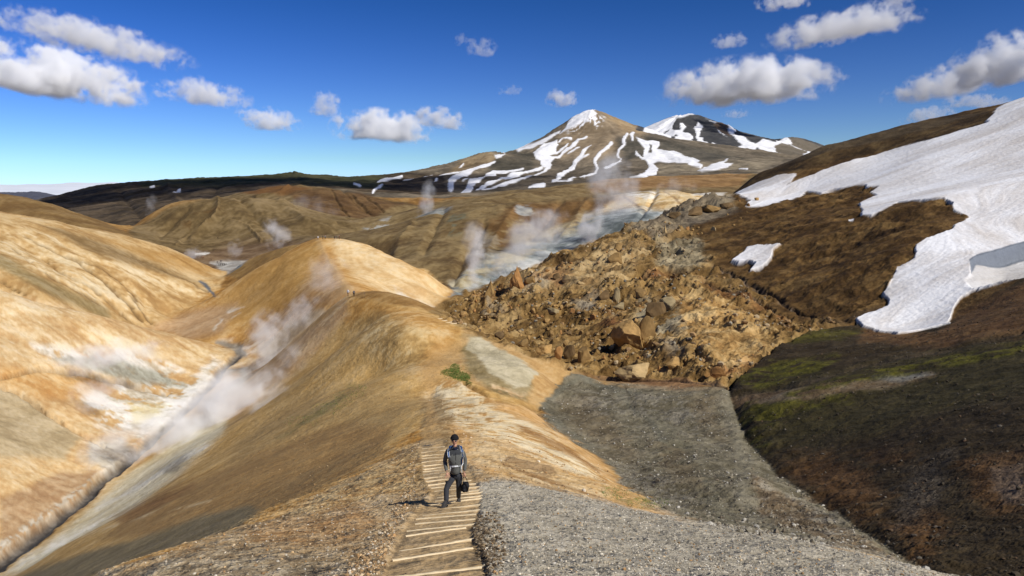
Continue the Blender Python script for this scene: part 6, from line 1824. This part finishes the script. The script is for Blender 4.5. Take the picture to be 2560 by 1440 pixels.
# boots
def boot(a, g, yaw):
    bm = bmesh.new()
    r_ = bmesh.ops.create_cube(bm, size=1)
    bmesh.ops.subdivide_edges(bm, edges=bm.edges[:], cuts=5, use_grid_fill=True)
    for v in bm.verts:
        x, y, z = v.co
        t = .5 - y                                   # 0 heel .. 1 toe
        w = .095 * (1 - .25 * max(0, t - .75) * 4 * .5) * (.85 if t < .3 else 1)
        hgt = .15 if t < .45 else .15 - .085 * min(1, (t - .45) / .3)
        zz = z + .5
        v.co = Vector((x * w * (1 - .18 * zz), -(t - .28) * .30, zz * hgt))
    bmesh.ops.bevel(bm, geom=[e for e in bm.edges if e.calc_face_angle(0) > .6], offset=.012, segments=2)
    o = obj('boot', bm, M_BT, hik)
    o.location = Lc(g) + Vector((.0, .05, -.01)); o.rotation_euler = (R(12), 0, yaw)
    bm = bmesh.new(); bmesh.ops.create_cube(bm, size=1)
    bmesh.ops.scale(bm, verts=bm.verts, vec=(.100, .305, .024)); bmesh.ops.translate(bm, verts=bm.verts, vec=(0, -.067, .004))
    bmesh.ops.bevel(bm, geom=[e for e in bm.edges if abs(e.verts[0].co.z - e.verts[1].co.z) > .01], offset=.04, segments=4)
    so = obj('sole', bm, M_BG, o)
boot(ankR, fA, R(-22)); boot(ankL, fB, R(8))
# beanie
bm = bmesh.new(); bmesh.ops.create_uvsphere(bm, u_segments=28, v_segments=18, radius=1)
for v in bm.verts:
    x, y, z = v.co
    rib = 1 + .012 * math.cos(math.atan2(y, x) * 28)
    if z < .0:
        v.co = Vector((x * .0, y * .0, 0)) if z < -.35 else Vector((x * .098 * rib, y * .116 * rib, z * .05))
    else:
        v.co = Vector((x * .100 * rib, y * .118 * rib, z * .108))
bmesh.ops.delete(bm, geom=[v for v in bm.verts if v.co.length < .001], context='VERTS')
bn = obj('beanie', bm, M_BN, hik); bn.location = hc + Vector((0, .010, .038)); bn.rotation_euler = (R(-10), 0, 0)
bm = bmesh.new(); bmesh.ops.create_cone(bm, segments=28, radius1=1, radius2=1, depth=1, cap_ends=False)
bmesh.ops.scale(bm, verts=bm.verts, vec=(.101, .119, .042))
bf = obj('fold', bm, M_BN, bn); bf.location = (0, 0, -.004)
sd_ = bf.modifiers.new('thick', 'SOLIDIFY'); sd_.thickness = .008; sd_.offset = 1
# sunglasses
bm = bmesh.new()
for sx in (-1, 1):
    r_ = bmesh.ops.create_uvsphere(bm, u_segments=14, v_segments=10, radius=1)
    bmesh.ops.scale(bm, verts=r_['verts'], vec=(.033, .010, .021)); bmesh.ops.translate(bm, verts=r_['verts'], vec=(sx * .033, 0, 0))
    r_ = bmesh.ops.create_cube(bm, size=1); bmesh.ops.scale(bm, verts=r_['verts'], vec=(.006, .10, .010)); bmesh.ops.translate(bm, verts=r_['verts'], vec=(sx * .072, .05, .006))
r_ = bmesh.ops.create_cube(bm, size=1); bmesh.ops.scale(bm, verts=r_['verts'], vec=(.03, .008, .008)); bmesh.ops.translate(bm, verts=r_['verts'], vec=(0, -.002, .006))
g_ = obj('sunglasses', bm, M_GL, hik); g_.location = hc + Vector((0, -.102, .006))
# mouth
bm = bmesh.new(); bmesh.ops.create_uvsphere(bm, u_segments=12, v_segments=8, radius=1)
bmesh.ops.scale(bm, verts=bm.verts, vec=(.024, .006, .006))
for v in bm.verts: v.co.z += (v.co.x / .024) ** 2 * .006
g_ = obj('mouth', bm, [M_LP], hik); g_.location = hc + Vector((0, -.089, -.060))
# shirt collar
bm = bmesh.new(); bmesh.ops.create_cone(bm, segments=20, radius1=.085, radius2=.066, depth=.055, cap_ends=False)
g_ = obj('collar', bm, M_BS, hik); g_.location = Lc(neck0) + Vector((0, -.005, .012)); g_.rotation_euler = (R(14), 0, 0)
sd_ = g_.modifiers.new('thick', 'SOLIDIFY'); sd_.thickness = .008
def ribbon(name, pts, w, th, mat, parent, flatdir=Vector((0, -1, 0))):
    """a flat strap along points, as one thin closed band"""
    bm = bmesh.new(); rings = []
    n = len(pts)
    for i, p in enumerate(pts):
        t = (pts[min(i + 1, n - 1)] - pts[max(i - 1, 0)]).normalized()
        sd = t.cross(flatdir).normalized() * w / 2
        nn = sd.cross(t).normalized() * th / 2
        rings.append([bm.verts.new(p + a * sd + b * nn) for a, b in ((-1, -1), (1, -1), (1, 1), (-1, 1))])
    for r0, r1 in zip(rings[:-1], rings[1:]):
        for k in range(4): bm.faces.new((r0[k], r0[(k + 1) % 4], r1[(k + 1) % 4], r1[k]))
    bm.faces.new(rings[0][::-1]); bm.faces.new(rings[-1])
    bmesh.ops.recalc_face_normals(bm, faces=bm.faces)
    return obj(name, bm, mat, parent, smooth=False)
# find the front of the jacket so that straps lie on it
from mathutils.bvhtree import BVHTree
jb = BVHTree.FromPolygons([v.co.copy() for v in o.data.vertices] if o.name.startswith('jacket') else [v.co.copy() for v in me.vertices], [list(p.vertices) for p in me.polygons])
def on_front(u, v, off=.008):
    p = Lc(J(u, v, -1.0)); d = Lc(J(u, v, 1.0)) - p
    h_ = jb.ray_cast(p, d.normalized())
    return (h_[0] - d.normalized() * off) if h_[0] else Lc(J(u, v, -.2))
for nm, cols in (('right', [(1124, 1118), (1122, 1124), (1121, 1130), (1121.5, 1137), (1123, 1143)]), ('left', [(1151, 1116), (1154, 1122), (1155.5, 1129), (1157, 1136), (1158, 1142)])):
    pts = [on_front(u, v, .012) for u, v in cols]
    ribbon('shoulder_strap', pts, .046, .012, M_BL, hik)
    for e in (-1, 1):
        ribbon('strap_edge', [p + Vector((e * .022, -.007, 0)) for p in pts], .010, .008, M_WH, hik)
ribbon('strap_webbing', [on_front(u, v, .01) for u, v in ((1158, 1142), (1158.5, 1150), (1158, 1158), (1155, 1164))], .018, .006, M_WH, hik)
ribbon('strap_webbing', [on_front(u, v, .01) for u, v in ((1123, 1143), (1121, 1150), (1120, 1160))], .016, .006, M_BG, hik)
ribbon('hip_belt', [on_front(u, v, .012) for u, v in ((1123.5, 1165.5), (1130, 1166.3), (1137, 1166), (1144, 1165.2), (1151, 1163.8), (1156, 1162.5))], .036, .010, M_WH, hik, Vector((0, -1, .1)))
ribbon('belt_tail', [on_front(1127, 1166, .018), Lc(J(1126.3, 1172, -.24)), Lc(J(1125.5, 1178, -.22))], .022, .006, M_WH, hik)
ribbon('belt_tail', [on_front(1153, 1163.5, .018), Lc(J(1154, 1172, -.22)), Lc(J(1154.5, 1181, -.20))], .022, .006, M_WH, hik)
ribbon('zip', [on_front(u, v, .004) for u, v in ((1139, 1124), (1139.5, 1134), (1139.2, 1146), (1139.5, 1160))], .012, .004, M_BG, hik)
ribbon('chest_logo', [on_front(u, v, .005) for u, v in ((1144.5, 1123.5), (1147, 1121.5), (1149.5, 1120.8))], .022, .003, M_WH, hik)
# the pack on his back
bm = bmesh.new(); bmesh.ops.create_cube(bm, size=1)
bmesh.ops.bevel(bm, geom=bm.edges[:], offset=.18, segments=4)
bmesh.ops.scale(bm, verts=bm.verts, vec=(.34, .20, .52))
pk = obj('backpack', bm, M_BL, hik); pk.location = Lc(J(1139, 1140, .14)); pk.rotation_euler = (R(8), 0, 0)
# camera bag hanging from his left hand: a thing of its own
bg_ = bpy.data.objects.new('camera_bag', None); C.objects.link(bg_)
bg_.location = HO + pL + Vector((.02, .0, -.34))
tag(bg_, 'black camera bag hanging from the hiker\'s left hand', 'bag')
bm = bmesh.new(); bmesh.ops.create_cube(bm, size=1)
bmesh.ops.bevel(bm, geom=bm.edges[:], offset=.22, segments=4)
bmesh.ops.scale(bm, verts=bm.verts, vec=(.15, .13, .24))
for v in bm.verts: v.co.x *= 1 + .25 * (v.co.z < 0) ; v.co += Vector((.015 * math.sin(v.co.z * 30), 0, 0))
obj('pouch', bm, M_BG, bg_).rotation_euler = (0, R(8), .3)
bm = bmesh.new(); bmesh.ops.create_cone(bm, segments=16, radius1=.055, radius2=.045, depth=.14, cap_ends=True)
bmesh.ops.rotate(bm, verts=bm.verts, matrix=Matrix.Rotation(R(80), 3, 'X')); bmesh.ops.translate(bm, verts=bm.verts, vec=(-.02, -.10, -.05))
obj('lens', bm, M_BG, bg_)
for dx in (-.05, .06):
    tp = HO + pL + dL_ * .05 - bg_.location
    ribbon('strap', [tp, tp * .6 + Vector((dx * .8, -.02, .06)), Vector((dx, -.02, .12)), Vector((dx * 1.1, -.01, .04))], .016, .006, M_BG, bg_)

#STAGE6
